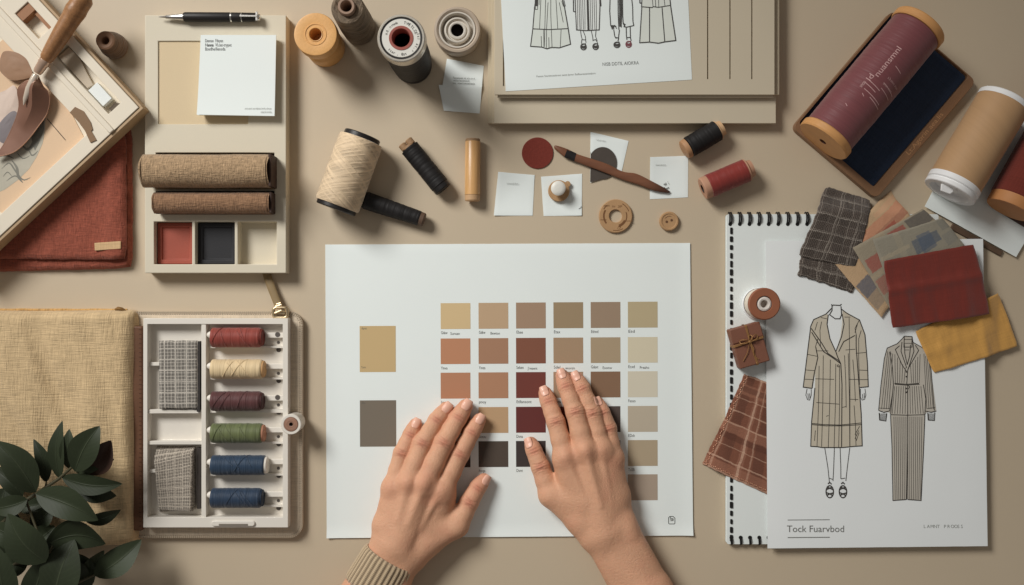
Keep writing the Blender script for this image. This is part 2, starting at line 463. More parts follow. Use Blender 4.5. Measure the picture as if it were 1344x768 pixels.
mb = MB(); mb.prism([(20,-29),(30,-29),(32,-22),(12,-21)], 11.05, 14); link('shadow_patch', mb, plain('shadow_patch', C(84,72,60)), root, bevel=.3)  # thin dark piece that paints the shadow at the recess end
def rs(pts, n):
    p = [Vector(q) for q in pts]; o = []
    for k in range(n+1):
        t = k/n*(len(p)-1); i = min(int(t), len(p)-2); f = t-i
        p0, p1, p2, p3 = p[max(i-1,0)], p[i], p[i+1], p[min(i+2,len(p)-1)]
        o.append(.5*((2*p1)+(p2-p0)*f+(2*p0-5*p1+4*p2-p3)*f*f+(-p0+3*p1-3*p2+p3)*f**3))
    return o
# peach card with ragged lower edge and a printed grey oval
kz = BXZ+17.2
pk = [(10,47),(88,137),(112,183),(5,282),(-60,220),(-60,110)]
mb = MB(); pp = P(pk, kz)
ed = []
for i in range(len(pp)):
    a, b = pp[i], pp[(i+1)%len(pp)]
    n = 60 if i == 2 else 1
    for k in range(n):
        t = k/n; j = (1.1 if k % 2 else -1.1) if n > 1 else 0
        ed.append((a[0]+(b[0]-a[0])*t+j*.6, a[1]+(b[1]-a[1])*t-j*.6))
mb.prism(ed, kz, kz+1.0)
cc_ = cen(pp)
card = solo('pattern_card', mb, PEACH, 'peach pattern card with a pinked edge and grey oval print, in the open box', 'card', (*cc_, kz))
mb = MB(); zz = kz+1.15
ov = [im(18+62*math.cos(t)*.72-40*math.sin(t)*.45, 190+44*math.sin(t)*1.35-30*math.cos(t)*.75, zz) for t in [2*PI*k/60 for k in range(60)]]
ov = P([(60,150),(59,170),(56,188),(48,206),(38,222),(24,236),(6,249),(-10,256),(-40,250),(-50,200),(-30,150),(10,132),(40,130),(56,138)], zz)
mb.poly(ov, zz, 0)
rnd = random.Random(4)
def stroke(pts, w):
    q = rs(pts, 14); n_ = len(q); Lf = []; Rt = []
    for k in range(n_):
        d_ = q[min(k+1,n_-1)]-q[max(k-1,0)]; nn = Vector((-d_.y, d_.x)).normalized()*w*math.sin(PI*(k+.6)/(n_+.2))/2
        Lf.append(tuple(q[k]+nn)); Rt.append(tuple(q[k]-nn))
    mb.poly(P(Lf+Rt[::-1], zz), zz+.08, 1)
for p_, w_ in (([(2,222),(12,214),(20,224),(30,236),(40,233)],2.2),([(15,210),(22,220),(24,232),(30,240)],3.6),([(36,192),(42,204),(50,198)],2.0),([(28,190),(38,196),(48,180),(57,160)],4.5),([(8,238),(20,231),(30,240)],1.6),([(-4,206),(8,204),(18,208)],2.6),([(34,178),(44,176),(54,162)],3.0),([(4,232),(10,226),(16,232)],1.3),([(22,200),(30,208),(40,204)],1.5)): stroke(p_, w_)
mb.poly(P([(58,152),(58,170),(52,186),(46,198),(43,190),(41,180),(48,166)], zz), zz+.08, 1)
link('oval_print', mb, [plain('grey_wash', C(178,172,156), var=.1, vs=60), plain('grey_wash_dark', C(122,120,110), var=.2, vs=90)], card, o=(*cc_, kz))
mb = MB(); mb.line(P([(62,156),(74,170),(86,184)], zz), .9, zz+.2); link('ruled_line', mb, plain('dark_line', C(60,48,40)), card, o=(*cc_, kz))
# brown ribbon scrap
q = [(92,148),(99,140.5),(110,146),(119,160),(122,170),(120,172),(127,184),(119,187.5),(112,172),(104,161)]
mb = MB(); rz = BXZ+BXH+.1; mb.prism(P(q, rz), rz-.05, rz+1.2)
solo('ribbon_scrap', mb, plain('brown_ribbon', C(128,100,72), var=.08), 'short brown ribbon scrap lying across the rim of the open box', 'ribbon', (*cen(P(q,rz)), rz))
# dried leaf shapes
def petal(name, pts, z, mat, label, cat, dome=5, vein=False):
    q = P(pts, z); c = cen(q); mb = MB(); n = len(q); K = 7
    vs = [(c[0], c[1], z+dome)]
    for k in range(1, K+1):
        f = k/K
        for x, y in q:
            vs.append((c[0]+(x-c[0])*f, c[1]+(y-c[1])*f, z+dome*(1-f*f)+.6*nz(x*f, y*f, 11, 3)))
    fs = [(0, 1+i, 1+(i+1)%n) for i in range(n)] + [(1+(k-1)*n+i, 1+k*n+i, 1+k*n+(i+1)%n, 1+(k-1)*n+(i+1)%n) for k in range(1, K) for i in range(n)]
    b = len(vs)
    vs += [(x, y, z-.3) for x, y in q]
    fs += [(1+(K-1)*n+i, b+i, b+(i+1)%n, 1+(K-1)*n+(i+1)%n) for i in range(n)] + [tuple(range(b+n-1, b-1, -1))]
    mb.add(vs, fs)
    return solo(name, mb, mat, label, cat, (c[0], c[1], z-.3), ang=60)
def smooth_loop(pts, n=6):
    out = []; m = len(pts)
    for i in range(m):
        p0, p1, p2, p3 = [Vector(pts[(i+k-1)%m]) for k in range(4)]
        for k in range(n):
            t = k/n
            out.append(tuple(.5*((2*p1)+(p2-p0)*t+(2*p0-5*p1+4*p2-p3)*t*t+(-p0+3*p1-3*p2+p3)*t**3)))
    return out
BROWNLEAF = plain('brown_leaf', C(150,116,90), var=.1, vs=40, rough=.6)
petal('dried_leaf', smooth_loop([(2,72),(8,67),(22,69),(33,76),(38,84),(43,98),(38,102),(26,105),(14,105),(4,98),(-2,88)]), BXZ+BXH+.4, BROWNLEAF, 'brown rounded dried leaf beside the blade of the wooden handled tool', 'leaf', dome=1.2)
petal('petal', smooth_loop([(8,118),(18,112),(23,122),(24,140),(22,160),(14,182),(4,196),(-12,196),(-18,160),(-8,128)]), kz+2.2, plain('mauve_petal', C(206,186,172), var=.08, vs=30), 'pale mauve petal on the peach card under the blade', 'petal', dome=1.5)
petal('petal', smooth_loop([(10,150),(20,146),(24,156),(22,172),(12,186),(0,186),(-4,168)]), kz+7.2, plain('slate_petal', C(120,112,114), var=.1, vs=40), 'small slate grey petal half under the copper blade', 'petal', dome=.8)
# wooden handled trowel
ZT = BXZ+BXH+3
tr = thing('hand_tool', 'copper bladed hand tool with a turned wooden handle, on the open box', 'hand tool', (*im(60,80,ZT),ZT-3))
OAK = wood('oiled_oak', C(152,108,70), axis=2, contrast=.35, scale=60, coat=.3, rough=.4)
a = Vector((*im(59,80,ZT+9), ZT+9)); b = Vector((*im(112,-6,ZT+18), ZT+18)); d = (b-a)
mb = MB(); K = 22
pr = [(0,6),(.04,8.2),(.2,9.6),(.4,10.8),(.55,11.4),(.68,12),(.76,13.2),(.84,12.2),(.93,12.8),(.97,12),(1,9)]
def prf(t):
    for (t0,r0),(t1,r1) in zip(pr, pr[1:]):
        if t <= t1: return r0+(r1-r0)*(t-t0)/(t1-t0)
    return pr[-1][1]
mb.tube([tuple(a+d*(k/K)) for k in range(K+1)], [prf(k/K) for k in range(K+1)], n=24)
link('handle', mb, OAK, tr)
COP = plain('copper_metal', (.27,.135,.09), rough=.36, var=.15, vs=30, bump=.04, metal=.25, spec=.6, streak=(1,1,1))
ROSE = plain('polished_ferrule', (.66,.46,.34), rough=.2, var=.1, metal=.4, bump=.02, spec=.8)  # colour brightened in place of the metal's reflections
a2 = Vector((*im(48.5,96,ZT+8), ZT+8))
mb = MB(); dd = a-a2; mb.tube([tuple(a2+dd*t) for t in (0,.12,.2,.75,.8,1.05)], [4.6,5.4,5.8,6.6,7.2,7.0], n=20); link('ferrule', mb, ROSE, tr)
# blade: spoon shaped sheet
A = [(47,97),(42,104),(33,107),(25,114),(23,122),(25,136),(22,152),(14,172),(4,192),(-6,206)]
B = [(50,99),(53,106),(57,114),(63,121),(65,133),(61,150),(50,166),(36,184),(18,200),(-6,207)]
Ls, Rs = rs(A, 40), rs(B, 40)
def blade(dz):
    def f(u, v):
        j = min(40, int(round(v*40))); q = Ls[j]*(1-u)+Rs[j]*u
        arch = ZT+8 - 12*min(1, v*1.8) + 4*math.sin(PI*v)
        z = arch + 15*math.sin(PI*min(1, v*1.25+.1))*(1-abs(2*u-.9))*.9 + dz
        return (*im(q.x, q.y, z), max(z, kz+9+dz))
    return f
mb = MB()
for ua, ub in ((0,.45),(.45,1)):
    mb.grid(lambda u, v: blade(0)(ua+(ub-ua)*u, v), 8, 40); mb.grid(lambda u, v: blade(-1.2)(ub+(ua-ub)*u, v), 8, 40)
bo = link('blade', mb, COP, tr, ang=70)
mb = MB(); mb.tube([blade(-.4)(1, k/40) for k in range(41)], .7, n=6); mb.tube([blade(-.4)(0, k/40) for k in range(41)], .7, n=6); link('blade_edge', mb, plain('bright_copper', (.52,.30,.21), rough=.25, metal=.5, bump=0), bo, o=ORG[tr.name])
mb = MB()
nk = [(47,98,ZT+13),(43,106,ZT+13),(38,117,ZT+12),(33,130,ZT+10),(31,138,ZT+8)]
mb.tube([(*im(x,y,z),z) for x,y,z in nk], [4.2,4.6,4.6,2.8,.6], n=14, flat=.7); link('shank', mb, plain('highlight_steel', (.80,.68,.56), rough=.2, metal=.35, bump=.02, spec=.8), tr)  # shank's bright highlight is put into its base colour

# small brown spool
standing('thread_spool', 'small brown conical thread spool beside the corner of the open box', 'spool', (138,53), [
    ('thread', [(15.5,2),(17,5),(16.6,14),(13.8,26),(12.4,32),(12,33.5)], thread('brown_thread', C(124,94,70), period=2.2)),
    ('core', [(0,0),(15.5,0),(15.8,2),(12,33.5),(11.8,35),(9.6,36),(6.2,35.4),(5,34),(4.6,20),(0,20)], plain('brown_card_core', C(142,108,84), var=.1))], h=35)

# ================================================================== sample tray with note pad
TZ = 22.0
STONE = plain('stone_plastic', C(205,196,176), rough=.55, var=.02, vs=9, bump=.06)
x0, y1 = im(190,20,TZ); x1, y0 = im(375.5,358.5,TZ)
o = ((x0+x1)/2, (y0+y1)/2, 0)
tray = thing('sample_tray', 'pale stone coloured sample tray with compartments, at upper left', 'tray', o)
def ix(x, h=TZ): return im(x, 0, h)[0]
def iy(y, h=TZ): return im(0, y, h)[1]
xs = [x0, ix(202), ix(204.5), ix(207.5), ix(252), ix(256), ix(308), ix(312), ix(325.5), ix(360), ix(363), x1]
ys = sorted([y1, iy(54), iy(163), iy(200.5), iy(247), iy(250.5), iy(281), iy(291), iy(347), y0])
def hf(x, y):
    if ix(207.5) < x < ix(325.5) and iy(163) < y < iy(54): return TZ-2.6
    if ix(204.5) < x < ix(360) and iy(247) < y < iy(200.5): return TZ-7
    if ix(204.5) < x < ix(360) and iy(281) < y < iy(250.5): return TZ-7
    if iy(347) < y < iy(291) and (ix(202) < x < ix(252) or ix(256) < x < ix(308) or ix(312) < x < ix(363)): return 5
    return TZ
mb = MB(); cells(mb, xs, ys, hf, 0); link('body', mb, STONE, tray, bevel=.9, seg=3)
mb = MB(); mb.box(ix(207.5)+.3, ix(325.5)-.3, iy(163)+.3, iy(54)-.3, TZ-2.5, TZ-1.9); link('inlay', mb, plain('tan_inlay', C(204,184,150), var=.03, vs=12), tray)
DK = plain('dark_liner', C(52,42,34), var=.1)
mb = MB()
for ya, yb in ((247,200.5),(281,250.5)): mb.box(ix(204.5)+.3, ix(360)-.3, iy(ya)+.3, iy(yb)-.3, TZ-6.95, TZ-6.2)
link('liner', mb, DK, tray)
for (xa, xb, cl_, nm, lb) in ((202,252,C(152,76,60),'colour_block','brick red colour block in the left compartment of the sample tray'),(256,308,C(38,38,41),'colour_block','black colour block in the middle compartment of the sample tray')):
    xA, xB, yA, yB = ix(xa)+.6, ix(xb)-.6, iy(347)+.6, iy(291)-.6
    mb = MB(); cells(mb, [xA, xA+6, xB-6, xB], [yA, yA+6, yB-6, yB], lambda x, y: 9 if xA+6 < x < xB-6 and yA+6 < y < yB-6 else 11.5, 5.05)
    solo(nm, mb, plain(nm+'_'+('red' if xa < 250 else 'black'), cl_, rough=.6, var=.07, vs=50, bump=.2), lb, 'colour block', ((xA+xB)/2,(yA+yB)/2,5.05), bevel=1.5, seg=3)
# fabric rolls
def fabroll(label, p0, p1, r, m, dark):
    a = Vector(im(*p0, TZ+r)); b = Vector(im(*p1, TZ+r)); L = (b-a).length; m_ = (a+b)/2
    root = thing('fabric_roll', label, 'fabric roll', (m_.x, m_.y, TZ), rot=math.atan2((b-a).y,(b-a).x) or 1e-5, group='fabric rolls on the sample tray')
    mb = MB(); K = 40
    def f(u, v):
        t = 2*PI*v; k = r*(1+.012*math.sin(9*u+3*t)+.01*nz(u*200, v*90, 14, r))
        y = k*math.cos(t); z = k*math.sin(t)*.92
        z = max(z, -r*.92)
        ex = (u-.5)*L + (1.2*nz(v*60, 3, 6, r) if u in (0,1) else 0)
        return (ex, y, z+r*.92)
    mb.grid(f, 60, 44, uvf=lambda u, v: (u*L*S, v*2*PI*r*S)); link('fabric', mb, m, root, ang=70)
    mb = MB(); mb.lathe([(0,L/2-1),(r*.86,L/2-1),(r*.98,L/2-2.2)], axis='x', c=(0,0,r*.92)); mb.lathe([(r*.98,-L/2+2.2),(r*.86,-L/2+1),(0,-L/2+1)], axis='x', c=(0,0,r*.92))
    link('core', mb, dark, root)
    mb = MB()
    mb.box(-L/2+8, L/2+1.2, -r*1.02, -r*.86, .2, 2.4); link('fabric_edge', mb, m, root)
    mb = MB(); mb.box(L/2-.4, L/2+3.2, -r*.97, r*.97, .05, r*1.5); link('end_board', mb, dark, root, bevel=.6)
    return root
fabroll('larger light straw coloured fabric roll on the sample tray', (188.5,224.5), (355,224.5), 21, weave('straw_weave', C(172,144,112), period=1.9, contrast=.45, bump=.9, st=.22, slub=.2), plain('dark_brown_end', C(58,38,28)))
fabroll('thinner brown fabric roll below the straw one on the sample tray', (202.5,266.5), (355,266.5), 13.5, weave('brown_weave', C(144,110,83), period=1.9, contrast=.45, bump=.9, st=.2, slub=.2), plain('dark_brown_end_b', C(54,36,28)))
# pen
a = Vector(im(208,22.4,TZ+6)); b = Vector(im(336.5,23,TZ+6)); L = (b-a).length
pen = thing('pen', 'black and silver ballpoint pen lying along the top of the sample tray', 'pen', ((a.x+b.x)/2,(a.y+b.y)/2,TZ), rot=math.atan2((b-a).y,(b-a).x)-1e-5)
STEEL = plain('brushed_steel', (.72,.70,.67), rough=.25, metal=1, bump=.03, var=.05)
BLK = plain('black_rubber', C(36,33,32), rough=.5, var=.1, bump=.15)
def seg(nm, prof, m):
    mb = MB(); mb.lathe([(r, x-L/2) for x, r in prof], axis='x', c=(0,0,6.4), n=32); return link(nm, mb, m, pen)
seg('tip', [(0,0),(1,.6),(9,1.6),(10,2.4),(30,4.4),(33,4.6),(33,0)], STEEL)
seg('barrel', [(33,0),(33,5.6),(35,6.2),(92,6.2),(93,5.9),(93,0)], BLK)
seg('ring', [(93,0),(93,6.4),(95,6.4),(95,0)], STEEL)
seg('cap', [(95,0),(95,6.1),(126,5.7),(127,5),(127,0)], BLK)
seg('button', [(127,0),(127,4.2),(130.5,4.2),(131,3.6),(131,0)], STEEL)
mb = MB(); mb.box(-L/2+106,-L/2+129,-1.2,1.2,12.4,13.6); mb.box(-L/2+126,-L/2+129,-5.8,5.8,9.5,12.6); link('clip', mb, STEEL, pen, bevel=.4)
mb = MB(); mb.lathe([(6.25,107-L/2),(6.25,108.2-L/2)], axis='x', c=(0,0,6.4), n=32); link('clip_ring', mb, STEEL, pen)
# note pad
NZ = TZ+11
q = P([(263.5,46),(362.5,46),(360.5,152.5),(259,151)], NZ)
c = cen(q)
pad = thing('note_pad', 'white note pad with three typed lines, on the sample tray', 'note pad', (c[0],c[1],TZ))
mb = MB()
for k in range(6):
    j = [(.5*math.sin(k*2.1+i), .5*math.cos(k*1.7+i*2)) for i in range(4)]
    qq = [(q[i][0]*1.0+(c[0]-q[i][0])*.012*(5-k)+j[i][0]*.4, q[i][1]+(c[1]-q[i][1])*.012*(5-k)+j[i][1]*.4) for i in range(4)]
    mb.prism(qq, TZ+k*1.8+.0, TZ+k*1.8+1.75)
link('page_block', mb, PAPER, pad)
mb = MB()
def top(u, v):
    a_ = [(1-u)*(1-v), u*(1-v), u*v, (1-u)*v]
    x = sum(a_[i]*q[i][0] for i in range(4)); y = sum(a_[i]*q[i][1] for i in range(4))
    return (x, y, NZ+.2+1.6*(v**4)*(1-u)**2+1.0*v**5)
mb.grid(lambda u, v: top(u, 1-v), 12, 12); link('top_page', mb, PAPER, pad)
mb = MB()
for s_, y_, w_ in (('Dennan  Fdeyen',55.5,23),('Nanna  Vl,oat-trypet',61,34),('Bsedhe/liensda',66.3,26)): text(mb, s_, 269, y_, 6.0, NZ+.5, width=w_)
text(mb, 'Nanna', 269, 61, 6.0, NZ+.56, width=11)
link('printed_text', mb, plain('typed_ink', C(104,106,106)), pad)
mb = MB(); text(mb, 'sniol vareit uses-tibiloste lensdu olimeto', 321, 143.5, 3.6, NZ+1.6, width=34); text(mb, 'anibrslt lundtu', 342, 148, 3.6, NZ+2.0, width=14)
link('footer_text', mb, INK2, pad)

# ================================================================== standing spools along the top
BOX = wood('boxwood', C(216,165,104), axis=2, contrast=.12, scale=40, rough=.45)
standing('wooden_bobbin', 'honey coloured wooden bobbin standing beside the sample tray', 'bobbin', (414,45), [
    ('bobbin', [(0,0),(24,0),(25,1.5),(25,26),(24,28),(21.5,32),(21,44),(22,48),(26.6,51),(27,53),(27,68),(26.2,70),(24.5,70.4),(14,69.6),(13.6,70.2),(12.6,70.2),(12.2,69.4),(9.4,69.4),(8.6,70.2),(7.8,70),(7.6,60),(7.4,40),(0,40)], BOX)], h=70)
DB = thread('dark_twine', C(112,97,80), period=4.2, cross=True, contrast=.85, fuzz=.9, bump=1.8, sheen=.1)
standing('twine_cone', 'dark brown cone of coarse twine standing at the top edge', 'cone', (455,9), [
    ('twine', [(20,0),(21.5,3),(21.8,30),(21,70),(20.2,94),(19,98),(16,99),(11,97),(10.4,94)], DB),
    ('core', [(10.4,93),(10.4,104),(9.6,105.4),(7.4,105.4),(6.6,104),(6.4,60),(0,60)], plain('card_core', C(150,124,106), var=.08))], h=102)
BT = thread('black_thread', C(32,30,30), period=2.6, contrast=.4, bump=.4, rough=.6, sheen=0.0, fuzz=.15)
LBL = plain('label_white', C(214,212,204), var=.03)
bk = standing('thread_cone', 'tall black thread cone with a ring label, standing upright', 'cone', (526.5,50), [
    ('base', [(0,0),(24,0),(25,1.5),(25,7),(23.5,9)], BLACKP),
    ('thread', [(23.5,9),(25.5,13),(26.5,40),(26.6,90),(27.4,112),(28,118)], BT),
    ('rim', [(28,117),(28.6,120),(28.6,134),(28,137.4),(27,138.4),(25.2,138.4),(24.6,137)], plain('cream_metal_rim', (.74,.69,.60), rough=.3, metal=.6, var=.05)),
    ('groove', [(24.6,137.6),(22.8,137.4)], BLACKP),
    ('label_ring', [(22.8,137.2),(22.4,138.2),(14,138.2)], LBL),
    ('core_ring', [(14.4,138),(14.2,138.9),(11.2,138.9),(10.4,137),(10.2,120)], plain('brick_red_core', C(150,84,74), var=.08)),
    ('bore', [(10.3,121),(10.3,60),(0,60)], plain('bore_black', C(20,18,18)))], h=138)
mb = MB()
def ringtext(s, r, a0, a1, size, flip=False):
    for k, ch in enumerate(s):
        if ch == ' ': continue
        t = math.radians(a0+(a1-a0)*k/max(1, len(s)-1))
        text(mb, ch, r*math.cos(t), r*math.sin(t), size, 138.5, rot=t+(PI/2 if flip else -PI/2), raw=True)
ringtext('ad.nmwk  TWETLZE', 16.8, 168, 22, 4.6); ringtext('1sl at,r', 19.0, 16, -46, 4.6); ringtext('tsar , 8zt', 20.6, 222, 284, 4.6, True)
link('label_text', mb, plain('label_ink', C(50,48,46)), bk)
TP = plain('grey_tape', C(176,160,142), rough=.5, var=.05, vs=40, bump=.1)
TP2 = plain('pale_tape', C(204,196,184), rough=.5, var=.04)
standing('tape_roll', 'grey taupe tape roll with nested cores, standing beside the board stack', 'tape roll', (600,39), [(n_, [(r_, h_*.7) for r_, h_ in pr_], m_) for n_, pr_, m_ in [
    ('outer_roll', [(0,0),(28,0),(29.5,2),(30,12),(30,34),(29,36.5),(26.6,37),(24.5,35),(23.8,31)], TP),
    ('cup', [(24,33),(23.2,35.6),(21.6,35.4),(20.4,27),(20,18),(16,17)], TP2),
    ('inner_core', [(17,17),(17,30),(16,33.6),(14.6,34),(13.6,32),(13,29),(12,29),(11.4,32.4),(9.6,33),(8,32)], TP2),
    ('bore', [(8.2,32.4),(7.6,30),(7.4,12),(0,12)], plain('bore_brown', C(52,38,32)))]], h=25)
# folded slip
sl = thing('paper_slip', 'small folded white slip with tiny print below the tape roll', 'paper slip', (*im(605,115),0))
paper('upper_leaf', [(586.5,77),(635,86.5),(632.5,115.5),(581,112.5)], 0.1, None, None, lift=lambda u, v: 3.2*v*v+1.0*math.sin(PI*u)*(1-v), parent=sl)
paper('lower_leaf', [(576,112),(632.5,115.2),(629.5,149),(582.5,145.5)], 0.1, None, None, lift=lambda u, v: 6.0*(1-v)**1.2*0+3.2*(1-v)**2+1.0*v**3*(1-u), parent=sl)
mb = MB()
for s_, y_, w_ in (('Tienweneit nit vor ce vi',103.5,29),('miterisoensive',106.8,21),('lou, viaemnweenesis',110.2,29)): text(mb, s_, 594 if w_ > 25 else 595, y_, 3.8, 3.6+(y_-103)*.12, width=w_, rot=-.03)
link('printed_text', mb, INK, sl)
# ================================================================== lying spools
YARN = thread('straw_yarn', C(210,186,154), period=2.6, cross=True, contrast=.4, bump=.8, fuzz=.5)
CORK = plain('cork_brown', C(150,120,90), var=.12, vs=80, bump=.4, bs=500)
lying('yarn_cone', 'large straw coloured yarn cone with black end caps, lying down', 'yarn cone', (476,178), (440.5,275), 29, [
    ('yarn', [(.05,0),(.05,25),(.055,27.5),(.09,28.6),(.5,29),(.91,29),(.945,28),(.95,25),(.95,0)], YARN),
    ('end_cap', [(-.01,0),(-.01,22.5),(0,23.6),(.05,23.8),(.052,0)], BLACKP), ('end_cap', [(.948,0),(.948,26),(.99,26),(1.0,25),(1.0,0)], BLACKP)], roll=0)
lying('thread_tube', 'long black thread tube tucked beside the straw yarn cone', 'thread tube', (474,261), (557,289), 11.5, [
    ('thread', [(.06,10.5),(.08,11.5),(.3,11.4),(.92,9.6),(.94,8.5)], BT), ('core', [(0,0),(0,9.6),(.01,10.4),(.065,10.4)], BLACKP),
    ('end_cap', [(.93,0),(.93,9.2),(.985,9.0),(1,8),(1,0)], plain('brown_cap', C(92,72,58)))])
rt, _, L = lying('thread_tube', 'black thread tube with a brown notched end, left of the plain wooden tube', 'thread tube', (532.5,188), (582,249), 12.5, [
    ('thread', [(.1,11.5),(.105,12.5),(.5,12.2),(.9,12.4),(.915,11.6)], BT), ('end_cap', [(.91,0),(.91,11.8),(.985,11.8),(1,11),(1,0)], BLACKP),
    ('core', [(.06,0),(.06,8),(.1,8.5),(.105,11.6)], CORK)])
mb = MB()
for s_ in (-5.2, 5.4): mb.lathe([(0,-L/2-2),(4.2,-L/2-2),(5.2,-L/2-1),(5.2,-L/2+6)], axis='x', c=(0,s_,13), n=28)
link('core_knob', mb, CORK, rt)
lying('wooden_tube', 'plain honey coloured wooden tube lying upright between black tube and papers', 'wooden tube', (620.5,182.5), (620,264), 10, [
    ('tube', [(.04,8.6),(.04,9.6),(.05,10),(.9,10),(.905,9.3)], wood('satinwood', C(204,158,104), axis=0, contrast=.2, scale=60, coat=.4, rough=.32)),
    ('end_ring', [(0,0),(0,7),(0,9),(.01,9.6),(.04,9.7)], CORK), ('end_ring', [(.905,9.8),(.985,9.8),(1,9.0),(1,0)], plain('pale_end_ring', C(186,150,112), var=.1))])
PLY = plain('pale_wood', C(196,160,122), var=.08, streak=(1,8,8))
lying('thread_spool', 'short black thread spool with pale wooden ends, under the board corner', 'spool', (897,197.5), (948,167.5), 14, [
    ('thread', [(.13,12.4),(.15,13.8),(.5,14),(.86,13.8),(.88,12.6)], BT), ('end_disc', [(0,0),(0,10),(.02,12.4),(.06,13),(.12,13),(.13,0)], plain('tan_wood_end', C(176,134,98), var=.12)),
    ('end_disc', [(.87,0),(.87,12.6),(.9,12.6),(.92,10.4),(1,10),(1,0)], PLY)])
RT = thread('crimson_thread', C(132,48,42), period=2.0, contrast=.2, bump=.35, rough=.5)
CAPW = plain('rosy_wood', C(182,138,112), var=.12, vs=60)
rt, _, L = lying('thread_spool', 'crimson red thread spool with wooden ends, lying on the bare table', 'spool', (922,248), (987,220.5), 16, [
    ('thread', [(.12,13.5),(.13,15.4),(.5,15.2),(.87,15.4),(.88,13.5)], RT), ('end_disc', [(0,6),(0,13.6),(.02,14.6),(.1,14.8),(.125,14.6),(.125,0)], CAPW),
    ('end_disc', [(.875,0),(.875,14.8),(.9,14.8),(.93,12),(1,11),(1,0)], CAPW), ('bore', [(.03,0),(.03,5.8),(0,6.1)], plain('bore_dark', C(48,32,26)))])

# ================================================================== board stack and sketch sheet
BOARD = plain('taupe_board', C(194,182,160), rough=.65, var=.02, vs=10, bump=.06)
BEDGE = plain('taupe_board_b', C(188,175,151), rough=.65, var=.03, vs=10, bump=.06)
def board(name, label, xa, xb, yb, z0, z1, m, slots=()):
    X0, Y0 = im(xa, yb, z1); X1 = im(xb, yb, z1)[0]; Y1 = im(0, -150, z1)[1]
    mb = MB()
    if slots:
        xs = sorted([X0, X1] + [im(s+d, 0, z1)[0] for s, b in slots for d in (-.9, .9)]); ys = sorted({Y0, Y1, *[round(im(0, b, z1)[1],3) for s, b in slots]})
        ss = [(im(s, 0, z1)[0], round(im(0, b, z1)[1],3)) for s, b in slots]
        cells(mb, xs, ys, lambda x, y: (z0+.3 if any(abs(x-sx) < .95 and y > sy for sx, sy in ss) else z1), z0)
    else: mb.box(X0, X1, Y0, Y1, z0, z1)
    return solo(name, mb, m, label, 'board', ((X0+X1)/2, Y0, z0), bevel=.5)
board('mounting_board', 'lowest and largest taupe mounting board of the stack under the sketch sheet', 640.5, 1015, 162, 0, 5.5, BEDGE)
board('mounting_board', 'second taupe mounting board from the bottom, flush with the front of the stack', 645, 1017, 162.3, 5.6, 11, BEDGE)
board('mounting_board', 'third taupe board from the bottom, the front lip seen below the slotted board', 648.5, 1018.5, 162, 11.1, 16, BOARD)
board('mounting_board', 'taupe board directly under the slotted one, showing along its right side', 654, 1023, 124.5, 16.1, 20, BEDGE)
board('mounting_board', 'thin taupe board edge showing just below the slotted board', 653, 1015, 128.2, 20.1, 22.2, BOARD)
board('slotted_board', 'top taupe board with narrow dark vertical slots', 649.5, 1016.5, 124.2, 22.3, 27, BOARD, slots=((661,113),(929,104),(958.3,104),(987,104)))
SZ = 27.2
q = [(655.5,-40),(901.5,-40),(908.3,104.5),(663.8,119.8)]
sh = paper('sketch_sheet', q, SZ, 'white sheet with four dress sketches cut by the top edge, on the slotted board', 'sheet', th=.7)
so = ORG[sh.name]
FILL = plain('warm_grey_wash', C(214,220,213), var=.03, vs=30, bump=0); WHITE = plain('sketch_white', C(222,226,223), var=.01)
LINE = plain('sketch_line', C(72,70,68), rough=.7, var=.2, vs=200, bump=0)
mb = MB(); sz = SZ+.95
def T1(pts): return [im(680+x/6.11, y/6.11, sz) for x, y in pts]
def L1(pts, w=.9, mi=1): mb.line(T1(pts), w, sz+.1, mi)
# first skirt
mb.poly(T1([(150,-60),(340,-60),(372,60),(402,232),(420,355),(330,384),(230,392),(190,378),(100,372),(118,232),(132,60)]), sz)
for p in ([(150,-60),(132,60),(118,232),(100,372),(190,378),(230,392),(270,380),(330,384),(420,355),(402,232),(372,60),(340,-60)],[(118,232),(250,238),(402,230)],): L1(p, 1.3)
for p in ([(185,-60),(172,230)],[(222,-60),(210,376)],[(262,-60),(262,120),(272,380)],[(300,-60),(318,230)],[(330,20),(362,180)],[(240,20),(228,236)],[(345,230),(338,382)],[(185,290),(188,376)],[(205,240),(207,378)],[(228,240),(226,390)],[(246,300),(248,384)],[(140,-20),(138,76),(158,76)],[(158,-30),(156,72)],[(360,-30),(378,48),(362,50),(350,10)],[(170,-60),(168,40)],[(150,-10),(152,50)]): L1(p, .75)
for k in range(9): L1([(136+k*3,-20),(134+k*3,50)], .5)
